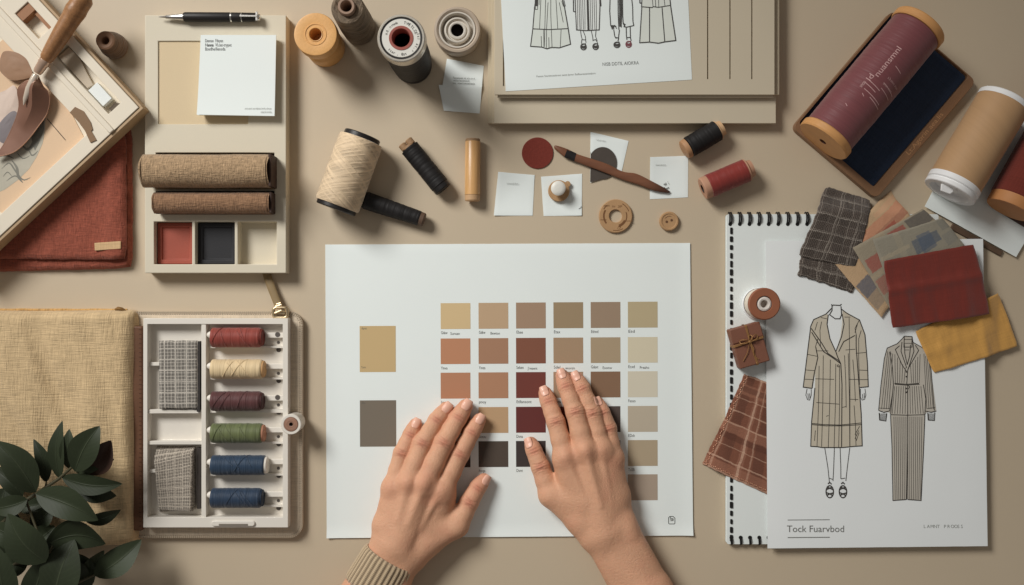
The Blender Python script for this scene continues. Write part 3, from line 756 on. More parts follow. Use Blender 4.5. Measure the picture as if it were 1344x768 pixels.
# second: striped skirt with legs
mb.poly(T1([(455,-60),(650,-60),(655,60),(650,240),(560,245),(468,240),(460,90)]), sz, 2)
for p in ([(442,-60),(444,92),(460,96)],[(455,-60),(462,110),(468,240),(540,246),(650,240),(656,50),(652,-60)],[(552,-60),(556,120),(560,244)],[(560,-60),(566,130),(570,246)],[(656,-60),(664,46),(652,50)]): L1(p, 1.2)
for k, x in enumerate((478,492,505,520,536,580,596,612,628)): L1([(x-4,-60),(x,120),(x+(4 if k%2 else 0),238)], .7)
for x in (556,558,562): L1([(x-4,-60),(x+2,60),(x+3,244)], 1.0)
for p in ([(500,246),(506,290),(514,318)],[(520,246),(538,290),(542,320)],[(586,246),(598,300),(600,330)],[(624,246),(620,290),(634,330)],[(512,318),(540,320),(544,342)],[(510,318),(508,350)],[(602,322),(622,318),(636,344)]): L1(p, .8)
def shoe(cx, cy, rx, ry, mi=1):
    mb.line(T1([(cx+rx*math.cos(t), cy+ry*math.sin(t)) for t in [2*PI*k/18 for k in range(18)]]), 1.3, sz+.1, mi, closed=True)
    for d in (-.35,-.1,.2): mb.line(T1([(cx-rx*.9, cy+ry*d), (cx, cy+ry*(d+.25)), (cx+rx*.9, cy+ry*(d-.05))]), 1.3, sz+.1, mi)
    mb.line(T1([(cx-rx*.8, cy-ry*.6), (cx+rx*.7, cy-ry*1.1), (cx+rx*.9, cy-ry*.4)]), .9, sz+.1, mi)
shoe(524,376,22,24); shoe(621,374,22,24)
# third
for p in ([(738,-60),(734,90),(742,205),(755,232),(775,205),(790,230)],[(800,-60),(802,120),(808,240)],[(826,-60),(830,100),(826,220)],[(836,-60),(838,120),(842,190),(858,216)],[(905,-60),(918,60),(920,170),(927,205),(870,218),(845,214)],[(742,205),(770,206),(786,212)],[(766,236),(774,290),(786,310)],[(812,240),(806,290),(804,318)],[(866,220),(868,290),(872,320)],[(898,216),(900,290),(902,316)],[(776,300),(806,305),(800,330)],[(868,302),(900,300),(906,326)],[(745,215),(764,214),(752,230),(770,226)],[(842,186),(858,196),(848,216)]): L1(p, 1.1)
for x in (808,815,821): L1([(x,-60),(x+4,100),(x+2,215)], .7)
shoe(792,360,24,22); shoe(886,356,22,24, 3)
# fourth
mb.poly(T1([(1000,-60),(1205,-60),(1222,45),(1264,325),(1175,336),(1125,346),(975,343),(992,58)]), sz, 4)
for p in ([(996,-60),(990,55),(1075,62),(1084,54),(1125,60),(1222,44),(1212,-60)],[(992,58),(975,343),(1055,338),(1125,347),(1175,336),(1264,325),(1222,45)],[(1054,62),(1054,338)],[(1154,56),(1176,334)],[(974,-40),(976,24),(990,26)]): L1(p, 1.3)
for p in ([(1072,-60),(1082,56)],[(1125,-60),(1128,58)],[(1165,-60),(1178,52)],[(1098,-40),(1104,58)]): L1(p, .8)
link('garment_sketch', mb, [FILL, LINE, WHITE, plain('red_brown_line', C(120,70,76), bump=0), plain('warm_grey_wash_b', C(212,216,208), var=.03, bump=0)], sh, o=so)
mb = MB(); text(mb, 'ARKOIA LITDD BSIN'[::-1], 790.5, 86.6, 6.2, SZ+.95, rot=.045, width=47); link('printed_text', mb, INK2 if False else plain('mid_ink', C(120,122,120)), sh, o=so)
mb = MB(); text(mb, 'Fxmot Stentitcestirent aetst lpvon Eolfourasstniedorn', 704, 101.6, 3.6, SZ+.95, rot=.055, width=76); link('footer_text', mb, INK2, sh, o=so)

# ================================================================== paper chips, discs, buttons
mb = MB(); mb.prism(P(circ(705.5,201,20.6,64),1), 0, 1.6); solo('felt_disc', mb, weave('red_felt', C(118,50,40), period=1.4, contrast=.12, bump=.2, st=.4, slub=0), 'flat round dark red felt disc on the table', 'disc', (*im(705.5,201,0),0), bevel=.4)
def chip(label, q, seed, z=0.05, th=.5, cl=(1,0,0,0), amp=3.0):
    return paper('paper_chip', q, z, label, 'paper chip', th=th, lift=lambda u, v: amp*(cl[0]*max(0,1-u-v)**2+cl[1]*max(0,u-v)**2*.8+cl[2]*max(0,u+v-1)**2+cl[3]*max(0,v-u)**2*.8), group=None)
p1 = chip('blank white paper chip with a faint line, left of the one holding a button', [(654,226),(701.7,229.7),(699,283),(648,283)], 1, cl=(1.2,.2,.1,.5), amp=4)
mb = MB(); text(mb, 'iuimetehdun', 665, 241.8, 3.2, 2.6, width=15); link('printed_text', mb, INK2, p1, o=ORG[p1.name])
p2 = chip('white paper chip under the white capped button', [(710,232),(764,228),(763.4,283),(713.5,283.6)], 2, cl=(.3,.2,.5,.1), amp=2.5)
mb = MB(); mb.line(P([(759.5,274.5),(762,272.8),(763,271)], 1.5), .6, 1.9); link('pen_mark', mb, INK, p2, o=ORG[p2.name])
p3 = chip('tilted white paper chip with a dark round print, under the wooden tool', [(775,173),(825,185),(816,225),(774.5,240)], 3, cl=(.2,.3,.3,0), amp=1.2)
mb = MB(); dz = 1.9
dk = [im(x, y, dz) for x, y in [(774.2+1.0,203),(775,198.5)] + [(791+18.6*math.cos(math.radians(a)), 214+21*math.sin(math.radians(a))) for a in range(-145, 100, 7)] + [(774.6,239.4)]]
mb.poly(dk, dz); link('dark_print', mb, plain('dark_wash', C(74,66,60), var=.12, vs=50), p3, o=ORG[p3.name])
mb = MB(); text(mb, 'riotsvsnisvecti', 782, 184, 2.6, 1.9, rot=-.16, width=13); link('printed_text', mb, INK2, p3, o=ORG[p3.name])
p4 = chip('white paper chip under the pointed tip of the wooden tool', [(853,206.5),(903.2,204.5),(903,259),(853,261.5)], 4, cl=(1.0,.1,.1,.1), amp=3)
mb = MB(); text(mb, 'iiveinestui', 860.5, 217.5, 3.0, 2.4, width=13, rot=.03); link('printed_text', mb, INK2, p4, o=ORG[p4.name])
mb = MB(); text(mb, 'w ;', 872, 244.5, 7.5, 1.6, rot=.5, width=7); mb.line(P([(871.5,246),(874,248),(878,246)],1.6), 1.0, 1.7); link('handwritten_mark', mb, INK, p4, o=ORG[p4.name])
# marking tool
mb = MB()
top_ = [(727.2,193),(730,191),(746,196.2),(757,202),(795,214.5),(817,225),(835,228),(852.5,236.3),(870,245.5),(880,251.6)]
bot_ = [(728,196),(731.5,198.3),(742,206.8),(755,212),(773,219),(793,226.5),(817,236),(840,243.4),(857,250),(875,253.2),(879,252.8)]
tp = rs(top_, 60); bt = rs(bot_, 60)
def tf(u, v):
    j = min(60, int(round(v*60))); a = tp[j]; b = bt[j]; w_ = (a-b).length
    z0 = 2.2; hh = min(4.6, .3+w_*.40)
    t = u*2*PI; m_ = (a+b)/2; d_ = (a-b)/2
    pt = m_+d_*math.cos(t); z = z0+hh/2+hh/2*math.sin(t)
    return (*im(pt.x, pt.y, z), z)
g = NT('rosewood'); v = g.coord(); n = g.noise(v, 200, 4, .6, sc=(.12,1,1)); x_, y_, z_ = g.sep(v)
dk_ = g.n('MapRange', {'interpolation_type': 'SMOOTHSTEP'}, i0=x_, i1=38*S, i2=74*S, i3=0.0, i4=.8).outputs[0]
c_ = g.mix(n, C(88,56,42), C(132,88,64)); c_ = g.mix(dk_, c_, C(62,42,36))
ROSEW = g.out(Base_Color=c_, Roughness=.5, Normal=g.bump(n, .2), Specular_IOR_Level=.3)
root = thing('marking_tool', 'slim dark wooden marking tool with a black band, across two paper chips', 'tool', (*im(803,221,2),2.0))
mb.grid(tf, 20, 60); link('body', mb, ROSEW, root, ang=60)
mb = MB()
def band(u, v):
    a = Vector((744.5,196)).lerp(Vector((756.5,201.6)), v); b = Vector((740.6,206)).lerp(Vector((753.4,211.8)), v)
    t = u*2*PI; m_ = (a+b)/2; d_ = (a-b)/2*1.06; hh = 4.8; pt = m_+d_*math.cos(t); z = 2.0+hh/2+hh*.54*math.sin(t)
    return (*im(pt.x, pt.y, z), max(2.0, z))
mb.grid(band, 20, 4); link('band', mb, BLACKP, root)
# capped button, washer, small button
CARDB = plain('card_brown', C(172,136,98), var=.07, vs=60, bump=.25)
x, y = im(733.4,250.7,4)
b_ = thing('snap_button', 'brown ring button with a domed white cap, on a paper chip', 'button', (x,y,3.0), local=True)
mb = MB(); mb.lathe([(0,0),(13.5,0),(14,.6),(14,2.4),(13.2,3.2),(0,3.2)], n=48); mb.lathe([(0,.2),(3.6,.2),(3.8,2.6),(0,2.8)], c=(11.5,9,0), n=20); link('ring', mb, CARDB, b_)
mb = MB(); mb.lathe([(0,0),(5,0),(5,6),(8.6,8),(9.6,10),(9.5,12),(8,13.4),(4,13.9),(0,14)], c=(-1.2,2.2,3.2), n=40); link('cap', mb, plain('white_plastic_cap', C(216,214,206), rough=.4, var=.02), b_)
x, y = im(808,283.7,3)
b_ = thing('washer', 'flat tan ring washer with engraved dark arcs', 'washer', (x,y,0), local=True)
mb = MB(); mb.lathe([(8.4,0),(21,0),(22,.8),(22,3),(21,3.8),(9,3.8),(8.4,3.2),(8.4,0)], n=64); link('ring', mb, CARDB, b_)
mb = MB()
def arc(r, a0, a1, w_): mb.line([(r*math.cos(math.radians(a0+(a1-a0)*k/14)), r*math.sin(math.radians(a0+(a1-a0)*k/14))) for k in range(15)], w_, 3.9)
arc(15.5,150,218,2.2); arc(14.5,-75,20,1.4); arc(18.2,20,62,1.0); arc(12.8,-72,-25,1.8); arc(19,-100,-60,.9); arc(18,128,150,1.2)
mb.line([(13,-6.5),(22,-6.5)], .7, 3.9); mb.line([(-20,-5),(-12,-5)], .9, 3.9)
for s_, px_, py_, w_ in (('sesm',-16,12.5,8),('tu',-5,11.5,4),('3F',2.5,11,6),('(7',2,-17,5)): text(mb, s_, px_, py_, 4.4, 3.95, width=w_, raw=True)
link('engraving', mb, plain('burnt_mark', C(112,76,46)), b_)
x, y = im(878,290.5,3)
mb = MB(); 
b_ = thing('button', 'small tan two hole button', 'button', (x,y,0), local=True)
mb.lathe([(0,0),(11.6,0),(12.6,1),(12.6,4.6),(11.6,5.8),(9.8,5.8),(9,5.0),(0,4.8)], n=44); link('disc', mb, CARDB, b_)
mb = MB()
for sx, sy in ((-3.2,-.8),(3.2,1.2)): mb.lathe([(0,4.9),(1.6,4.9),(1.7,5.05),(0,5.1)], c=(sx,sy,0), n=14)
mb.line([(-6,3.5),(-1,6.5),(5,6)], .8, 4.95); link('thread_hole', mb, plain('hole_brown', C(96,66,44)), b_)

# ================================================================== colour chart
q = [(427,321),(905.5,319),(909.5,702.5),(429,706)]
ch = paper('colour_chart', q, .1, 'large white colour chart sheet with printed swatches, under both hands', 'colour chart', th=.7, nu=60, nv=60, lift=lambda u, v: 2.2*(max(0,v-.955)/.045)**2+1.6*(max(0,u-.965)/.035)**2+1.2*(max(0,.03-u)/.03)**2)
cz = .95; chO = ORG[ch.name]
def patch(x0, y0, w_, h_, rgb, k=1.0, tilt=-.0055):
    mb = MB(); q = [(x0,y0),(x0+w_,y0+w_*tilt),(x0+w_+.2,y0+h_+w_*tilt),(x0+.2,y0+h_)]
    mb.poly(P(q, cz), cz); m_ = plain('printed_colour', C(*rgb, k), rough=.7, var=.015, vs=25, bump=.03)
    link('colour_patch', mb, m_, ch, o=chO)
rows = [398,444.4,489.3,534.8,579.6,624.6]; cols = [578.3,628,677.2,726.3,775.2,824]
RGB = [[(194,170,129),(174,148,119),(148,123,102),(141,122,96),(139,119,100),(164,150,120)],
       [(173,123,93),(152,115,91),(118,75,58),(151,126,101),(153,135,110),(188,179,156)],
       [(169,120,92),(161,119,92),(103,53,45),(150,124,100),(121,94,73),(188,181,163)],
       [(168,119,91),(171,141,108),(91,43,40),(104,52,46),(74,63,58),(166,155,137)],
       [(52,40,35),(72,62,54),(56,48,46),(60,48,44),(74,64,58),(154,139,116)],
       [None,None,None,None,None,(150,135,120)]]
for r in range(6):
    for c_ in range(6):
        if RGB[r][c_]: patch(cols[c_], rows[r]-(cols[c_]-578)*.0075, 39, 34 if r != 1 else 33.6, RGB[r][c_], 1.12+.02*c_)
patch(472,428,47.3,60.5,(184,159,116),1.1); patch(472.3,525.6,47.6,60.8,(110,101,89),1.12)
mb = MB()
LB = [[('Gdaw','Sunsan'),('Gdkw','Bewton'),('Ebae',''),('Etax',''),('Ethnd',''),('Etd','')],
      [('Ymva',''),('Ymza',''),('Seben','J’veaent'),('Sdel','wuvsn'),('Gdext','Esomw'),('Ecxd','Preaho')],
      [('Jmea',''),('ptvoy',''),('Etllansont',''),('Bdena',''),('',''),('Feoso','')],
      [('',''),('Boexu',''),('Dsma',''),('',''),('',''),('EDsh','')],
      [('',''),('hsqa',''),('Dsmt',''),('',''),('',''),('TuSB','')]]
for r in range(5):
    for c_ in range(6):
        a_, b2 = LB[r][c_]; y = rows[r]+34+6.6-(cols[c_]-578)*.0075
        if a_: text(mb, a_, cols[c_]+.4, y, 5.6, cz+.05, width=(20 if len(a_) > 8 else 8.6 if len(a_) < 5 else 9.6))
        if b2: text(mb, b2, cols[c_]+(15.5 if c_ != 0 else 12.6), y+.9, 5.0, cz+.05, width=12.5)
text(mb, 'Apret', 474.5, 432.4, 4, cz+.05, width=7); text(mb, 'Yusm', 474, 483.4, 4, cz+.05, width=6); text(mb, 'dna', 474.5, 530, 3.6, cz+.05, width=5)
link('printed_text', mb, plain('chart_ink', C(84,84,80)), ch, o=chO)
mb = MB(); zz = cz+.05
mb.line(P([(877.6,679.5),(879,678),(883.5,678),(885.8,680.2),(885.8,687),(885,687.8),(878.4,687.8),(877.6,687)], zz), .9, zz, closed=True)
mb.line(P([(880,678),(880,680.6),(883.4,680.8),(883.4,683.4),(880,683.6)], zz), .8, zz); mb.line(P([(879.6,682),(884,682.2)], zz), .7, zz)
link('bag_icon', mb, INK, ch, o=chO)
# ================================================================== thread organiser, lower left
CANV = weave('oat_canvas', C(206,190,168), period=1.5, contrast=.2, bump=.3, slub=.2)
WPL = plain('white_plastic', C(218,212,202), rough=.4, var=.015, vs=10, bump=.03, coat=.1)
og = thing('thread_organiser', 'open zip case holding a white tray of thread, at lower left', 'organiser', (*im(290,557),0))
mb = MB(); a = im(150,706,9); b = im(397,409,9); mb.prism(rrect(a[0],a[1],b[0],b[1],17), 0, 9); link('case_cover', mb, CANV, og, bevel=2.5, seg=3)
mb = MB()
# zip tape with stitches all round the right side
mb2 = MB()
rr = rrect(a[0]+3.5,a[1]+3.5,b[0]-3.5,b[1]-3.5,14,8)
def along(p, step):
    out = []; acc = 0
    for i in range(len(p)):
        u, w_ = Vector(p[i]), Vector(p[(i+1)%len(p)]); l = (w_-u).length
        while acc < l:
            out.append((u+(w_-u)*(acc/l), (w_-u).normalized())); acc += step
        acc -= l
    return out
for k, (pt, d_) in enumerate(along(rr, 3.1)): mb2.obox((pt.x, pt.y), (d_.x, d_.y), 1.7, .9 if k % 2 else .7, 8.4, 9.5)
link('stitching', mb2, plain('stitch_brown', C(140,124,106)), og)
mb2 = MB()
rr2 = rrect(a[0]+1.2,a[1]+1.2,b[0]-1.2,b[1]-1.2,15.5,8)
for k, (pt, d_) in enumerate(along(rr2, 2.6)): mb2.obox((pt.x, pt.y), (d_.x, d_.y), 1.4, 2.6, 8.2, 9.7)
link('zip_teeth', mb2, plain('zip_teeth_oat', C(176,162,142)), og)
# stitched leather spine
mb = MB(); a2 = im(172,697,20); b2 = im(187,428,20); mb.prism(rrect(a2[0],a2[1],b2[0],b2[1],3), 9.05, 20); link('spine', mb, plain('tan_leather', C(98,66,46), rough=.5, var=.15, vs=40, bump=.4), og, bevel=2, seg=3)
mb = MB()
for k in range(44): mb.box(b2[0]-4.2, b2[0]-1.6, a2[1]+6+k*5.9, a2[1]+7+k*5.9, 19.6, 20.4)
link('spine_stitching', mb, plain('dark_stitch', C(70,44,30)), og)
# moulded tray with compartments
TH = 25.0
jx = lambda x: im(x,0,TH)[0]
jy = lambda y: im(0,y,TH)[1]
xs = [jx(188), jx(193.5), jx(207), jx(264), jx(270), jx(273), jx(371), jx(378)]
lev = [418,425.5,454.6,457.4,476,480.5,496.3,499,538,543,579.5,584,581,582.6,617,621.5,623.2,626,664.6,667.4,679,692.5]
ys = sorted(jy(y) for y in lev)
def hf(x, y):
    if not (jx(193.5) < x < jx(371)) or not (jy(679) < y < jy(425.5)): return TH
    if jx(264) < x < jx(270): return TH-1
    if x < jx(264):
        for a_, b_ in ((538,543),(579.5,584)):
            if jy(b_) < y < jy(a_): return TH-3
        if x < jx(207):
            for a_, b_ in ((476,480.5),(617,621.5)):
                if jy(b_) < y < jy(a_): return TH-6
        return 10.5
    if x > jx(273):
        for a_, b_ in ((454.6,457.4),(496.3,499),(538,543),(581,584),(623.2,626),(664.6,667.4)):
            if jy(b_) < y < jy(a_): return TH-8
    return 10.5
mb = MB(); cells(mb, xs, ys, hf, 9.05); link('moulded_tray', mb, WPL, og, bevel=2.2, seg=4)
a_ = (jx(278),jy(690.5)); b_ = (jx(335),jy(683)); 
mb = MB(); mb.prism(rrect(*a_,*b_,3.4), TH-.2, TH+2.4); link('latch', mb, WPL, og, bevel=1)
mb = MB(); mb.box(jx(288), jx(326), jy(689.5), jy(687), TH+2.3, TH+2.7); link('latch_slot', mb, plain('slot_grey', C(120,112,102)), og)
# pegs, holders and dark holes for each of the six spools
sy = [443.5,484.5,526.5,568.5,610.5,653.5]
GREYP = plain('hole_grey', C(84,78,74))
for k, y in enumerate(sy):
    mb = MB(); X, Y = im(272,y-4,20); X2, _ = im(374,y-4,20)
    mb.tube([(X-1,Y,20),(X+3,Y,20),(X+8,Y,20)], [2.2,4.4,4.6], n=16); link('spool_peg', mb, WPL, og); mb = MB()
    x3 = jx(346); mb.prism(rrect(x3, jy(y+.5), jx(371)-.2, jy(y-6.5), 2.6), 13, 17.5)
    link('spool_holder', mb, WPL, og, bevel=.6)
    mb = MB(); mb.prism(circ(jx(362.4), jy(y+16.5), 3.1, 20), 10.45, 10.9); mb.prism(circ(jx(362), jy(y+6.8), 2.0, 16), 10.45, 10.9)
    if k in (0,2): mb.prism(circ(jx(362.6), jy(y-4), 3.3, 20), 17.4, 17.8)
    link('peg_hole', mb, GREYP, og)
# strap with metal buckle
mb = MB()
st = [(349,355,4),(352,366,6),(357,380,8),(362,393,10),(365.5,402,12)]
L_ = []; 
for i, (x, y, z) in enumerate(st): L_.append((*im(x,y,z), z))
mb.tube(L_, [5.6,5.4,5.2,5,5], n=12, flat=.28); link('strap', mb, plain('olive_strap', C(128,108,76), var=.1, bump=.3), og)
BRASS = plain('aged_brass', (.60,.47,.30), rough=.3, metal=.9, var=.1, bump=.05)
mb = MB(); x, y = im(368,410.5,14)
pts = rrect(x-9,y-6.5,x+9,y+6.5,4); mb.tube([(p[0],p[1],14) for p in pts]+[(pts[0][0],pts[0][1],14)], 2.2, n=10)
mb.box(x-5,x+6,y-2,y+3,11.5,14.2); mb.tube([(x-8,y-1,14),(x+2,y+3,16),(x+7,y+2,14)], 1.5, n=8)
mb.tube([(x-6.5,y+7.5,13),(x+1.5,y+10,13)], 2.4, n=10); mb.tube([(x-5,y+10.5,13),(x+.5,y+12.5,13)], 2.0, n=10); link('buckle', mb, BRASS, og)
# six thread spools in the tray
def ts(label, y, cl_, x0=277.5, x1=345, rr=12.6, slope=0.0, core=None, dark=.3):
    m_ = thread('wound_'+label.split()[0], C(*cl_), period=1.9, contrast=dark, bump=.7, slope=slope, rough=.55)
    parts = [('thread', [(.018,rr-2),(.02,rr-.3),(.04,rr+.1),(.3,rr),(.6,rr+.2),(.94,rr),(.965,rr-1.2),(.97,6)], m_),
             ('core', [(-.01,0),(-.01,6),(.03,6.5),(.03,rr-1.8)], WPL), ('core', [(.965,rr-1.6),(1.0,rr-2),(1.01,rr-3),(1.01,0)], core or plain('core_'+label.split()[0], sc(C(*cl_), .6)))]
    t_ = lying('thread_spool', label, 'spool', (x0,y), (x1,y), rr, parts, z0=10.6)
    L_ = t_[2]; mb = MB(); r_ = random.Random(int(y))
    for q in range(4):
        xa = r_.uniform(-.40,.2)*L_; xb = xa+r_.uniform(.12,.3)*L_*r_.choice((-1,1)); xb = max(-.44*L_, min(.44*L_, xb)); a0 = r_.uniform(-.2,.9); a1 = a0+r_.uniform(1.4,2.2)
        mb.tube([(xa+(xb-xa)*j/16, (rr+.35)*math.cos(a0+(a1-a0)*j/16), rr+(rr+.35)*math.sin(a0+(a1-a0)*j/16)) for j in range(17)], .5, n=6)
    link('strand', mb, m_, t_[0]); return t_
ts('brick red thread spool, topmost in the white organiser tray', 443, (138,60,50))
ts('cream thread spool in the white organiser tray', 484.5, (214,190,150), x1=347, core=plain('core_tan', C(190,150,104)), dark=.2)
ts('burgundy thread spool in the white organiser tray', 526.5, (86,50,50))
ts('olive green thread spool in the white organiser tray', 568.5, (98,106,68), x1=347, core=plain('core_rose', C(170,120,96)), dark=.4)
ts('navy blue thread spool with a white core end, second from the bottom', 610.5, (38,58,80), x1=351, core=WPL)
ts('navy blue thread spool without core end, lowest in the tray', 653.5, (36,54,76), x1=345)
# thread strands crossing on spools are in the bump; fabric swatch stacks:
def checks(name, ca, cb, per=4.4, wd=.3, fine=1.5):
    g = NT(name); uv = g.coord('UV'); u, v, _ = g.sep(uv); d_ = g.math('MULTIPLY', g.math('SUBTRACT', g.noise(uv, 120, 2), .5), .0008)
    u2 = g.math('ADD', u, d_); v2 = g.math('ADD', v, d_)
    s1 = g.stripe(u2, per, wd); s2 = g.stripe(v2, per, wd); f1 = g.sin(u, fine); f2 = g.sin(v, fine); big1 = g.stripe(u2, per*3.2, .1); big2 = g.stripe(v2, per*3.2, .1)
    t = g.math('MULTIPLY', g.math('ADD', s1, s2), .5); t = g.math('MAXIMUM', t, g.math('MAXIMUM', big1, big2))
    n = g.noise(uv, 1000, 3, .7); t2 = g.math('MULTIPLY_ADD', n, .5, g.math('MULTIPLY', t, .75))
    cc = g.mix(t2, ca, cb)
    return g.out(Base_Color=cc, Roughness=.9, Normal=g.bump(g.math('ADD', g.math('ADD', f1, f2), n), .5), Sheen_Weight=.2)
CH1 = checks('grey_check', C(62,58,54), C(206,198,186)); CH2 = checks('grey_fine_check', C(92,84,76), C(200,188,172), per=3.4, wd=.4)
s1 = thing('swatch_stack', 'squared grey check fabric stack in the upper left compartment of the tray', 'fabric stack', (*im(236,492,12),10.6))
for k in range(4):
    cloth('swatch_layer', [(208+k*.2,447.5),(259-k*.1,447.2),(259-k*.1,536.5),(208.5+k*.3,536.8)], CH1, 10.6+k*4.4, th=3.8, amp=.25, fray=.5, seed=20+k, nu=24, nv=36, parent=s1)
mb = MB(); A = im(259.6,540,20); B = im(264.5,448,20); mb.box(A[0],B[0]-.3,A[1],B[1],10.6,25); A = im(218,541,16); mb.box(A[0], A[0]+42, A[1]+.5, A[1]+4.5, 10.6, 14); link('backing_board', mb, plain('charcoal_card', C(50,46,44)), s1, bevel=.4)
s2 = thing('swatch_stack', 'fanned grey check fabric stack in the lower left compartment of the tray', 'fabric stack', (*im(230,628,12),10.6))
LAY = [[(206,586),(256,586),(257,668),(209,672)],[(204,590),(255.5,587),(256,669),(209,672)],[(203,594),(254,588),(254,670.5),(208.5,671)],[(202,598),(253.5,590),(252.5,671),(208,670)],[(201.5,604),(252.5,592),(250.5,671.6),(207.5,669.6)]]
for k, q_ in enumerate(LAY): cloth('swatch_layer', q_, CH2, 10.6+k*3.2, th=2.6, amp=.5, fray=.6, seed=30+k, nu=24, nv=36, parent=s2)
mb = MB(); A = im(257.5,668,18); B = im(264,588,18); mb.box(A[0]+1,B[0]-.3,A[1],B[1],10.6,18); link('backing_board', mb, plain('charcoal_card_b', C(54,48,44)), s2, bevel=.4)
# round capped spool on the case edge
standing('bobbin', 'round white bobbin with a brown wound centre, on the right edge of the organiser', 'bobbin', (382,557), [
    ('flange', [(0,0),(11.5,0),(12.4,1),(12.4,24),(13,25),(13,27.6),(12.4,28.6),(9.6,28.6),(9.2,27.6)], WPL),
    ('winding', [(9.3,27.8),(8.8,29),(5,29.4),(2.6,29),(2.2,26)], thread('brown_winding', C(150,112,92), period=2)),
    ('bore', [(2.3,27),(2,24),(0,24)], plain('bore_d', C(60,44,36)))], z0=9.6, h=28)

# ================================================================== straw canvas pouch
STRAW = weave('straw_canvas', C(208,181,140), period=1.8, contrast=.26, bump=.7, slub=.15, crease=.3, st=.09)
pz = 26
x0, y0 = im(-75,719,pz); x1, y1 = im(175.5,407,pz)
pouch = thing('canvas_pouch', 'straw coloured canvas pouch behind the leafy plant', 'pouch', ((x0+x1)/2,(y0+y1)/2,0))
W_, H_ = x1-x0, y1-y0
def edge(t, k=.5): return min(1, max(0, t))**k
def pf(sgn):
    def f(u, v):
        x = x0+W_*u; y = y0+H_*v
        du = min(u, 1-u)*W_; dv = min(v, 1-v)*H_
        d_ = min(1, du/16); e_ = min(1, dv/13)
        r_ = math.sqrt(max(0, 1-(1-d_)**2))*math.sqrt(max(0, 1-(1-e_)**2))
        z = 9.3 + sgn*0
        if sgn > 0:
            wr = 7.5*nz(x*.95+y*.3, y*.28, 26, 4)+.8*nz(x, y, 15, 9)+3.0*math.exp(-((u*W_-(W_-150)+.35*(y-y1))/9)**2)*e_
            z = 9.6 + 22*r_ + wr*r_
        # soft outline
        x += 1.2*nz(y, 3, 40, 2)*(1 if u > .5 else 0)*(1-d_); y += 1.0*nz(x, 8, 50, 3)*(1-e_)
        # round the corners
        if u > .5 and dv < 10 and du < 10:
            c_ = math.hypot(10-du, 10-dv)
            if c_ > 10: s_ = 10/c_; x = x1-10+(10-du)*s_; y = (y1-10+(10-dv)*s_) if v > .5 else (y0+10-(10-dv)*s_)
        return (x, y, z if sgn > 0 else 0.2)
    return f
mb = MB(); mb.grid(pf(1), 110, 130, uvf=lambda u, v: (u*W_*S, v*H_*S)); mb.grid(lambda u, v: pf(-1)(1-u, v), 110, 130, uvf=lambda u, v: (u*W_*S, v*H_*S))
# side skirt
bp = [(i/110, 0) for i in range(111)]+[(1, j/130) for j in range(1, 131)]+[(1-i/110, 1) for i in range(1, 111)]+[(0, 1-j/130) for j in range(1, 131)]
b0 = len(mb.v)
for u, v in bp: mb.v.append(pf(1)(u, v)); p_ = pf(1)(u, v); mb.v.append((p_[0], p_[1], .2))
for i in range(len(bp)-1): mb.f.append([b0+2*i+1, b0+2*i+3, b0+2*i+2, b0+2*i]); mb.m.append(0); mb.uv.append([(i*.002,0),(i*.002+.002,0),(i*.002+.002,.006),(i*.002,.006)])
link('body', mb, STRAW, pouch, ang=75)
mb = MB(); yy = im(0,407.5,16)[1]
mb.tube([(x0+4+k*(W_-18)/60, yy+.8+.5*nz(k*9,2,30,1), 12+.6*math.sin(k*2.2)) for k in range(61)], 1.5, n=8); link('piping', mb, thread('straw_piping', C(206,160,92), period=2.6), pouch)
mb = MB(); xx = im(150,0,18)[0]; mb.tube([(xx,yy+1,15),(xx+4,yy+2.6,16),(xx+9,yy+1.6,16),(xx+13,yy-.5,14)], [1.5,2.4,2.4,1.2], n=10); link('zip_stop', mb, plain('dark_brass', C(128,96,54), metal=.3), pouch)

# ================================================================== leafy plant
g = NT('dark_leaf'); uv = g.coord('UV'); u, v, _ = g.sep(uv)
mid = g.n('MapRange', {'interpolation_type':'SMOOTHSTEP'}, i0=g.math('ABSOLUTE', g.math('SUBTRACT', u, .5)), i1=.0, i2=.03, i3=1.0, i4=0.0).outputs[0]
vv = g.math('ADD', v, g.math('MULTIPLY', g.math('ABSOLUTE', g.math('SUBTRACT', u, .5)), -.55))
side = g.math('POWER', g.math('MULTIPLY_ADD', g.math('SINE', g.math('MULTIPLY', vv, 62.0)), .5, .5), 8.0)
n = g.math('ADD', g.math('MULTIPLY', g.noise(g.coord(), 30, 4), .6), g.math('MULTIPLY', g.n('ObjectInfo').outputs['Random'], .45))
gc = C(46,53,37)
cc = g.mix(n, sc(gc,.45), sc(gc,1.6)); cc = g.mix(g.math('MULTIPLY', side, .14), cc, sc(gc,1.5)); cc = g.mix(g.math('MULTIPLY', mid, .4), cc, C(80,86,66))
LEAF = g.out(Base_Color=cc, Roughness=.5, Normal=g.bump(g.math('ADD', g.math('MULTIPLY', mid, -1.0), g.math('MULTIPLY', side, -.08)), .5), Specular_IOR_Level=.22)
LEAFB = plain('russet_leaf', C(62,42,32), rough=.5, var=.15, vs=30)
plant = thing('leafy_plant', 'dark green leafy branch spreading over the canvas pouch at the lower left corner', 'plant', (*im(0,760),0))
rnd = random.Random(11)
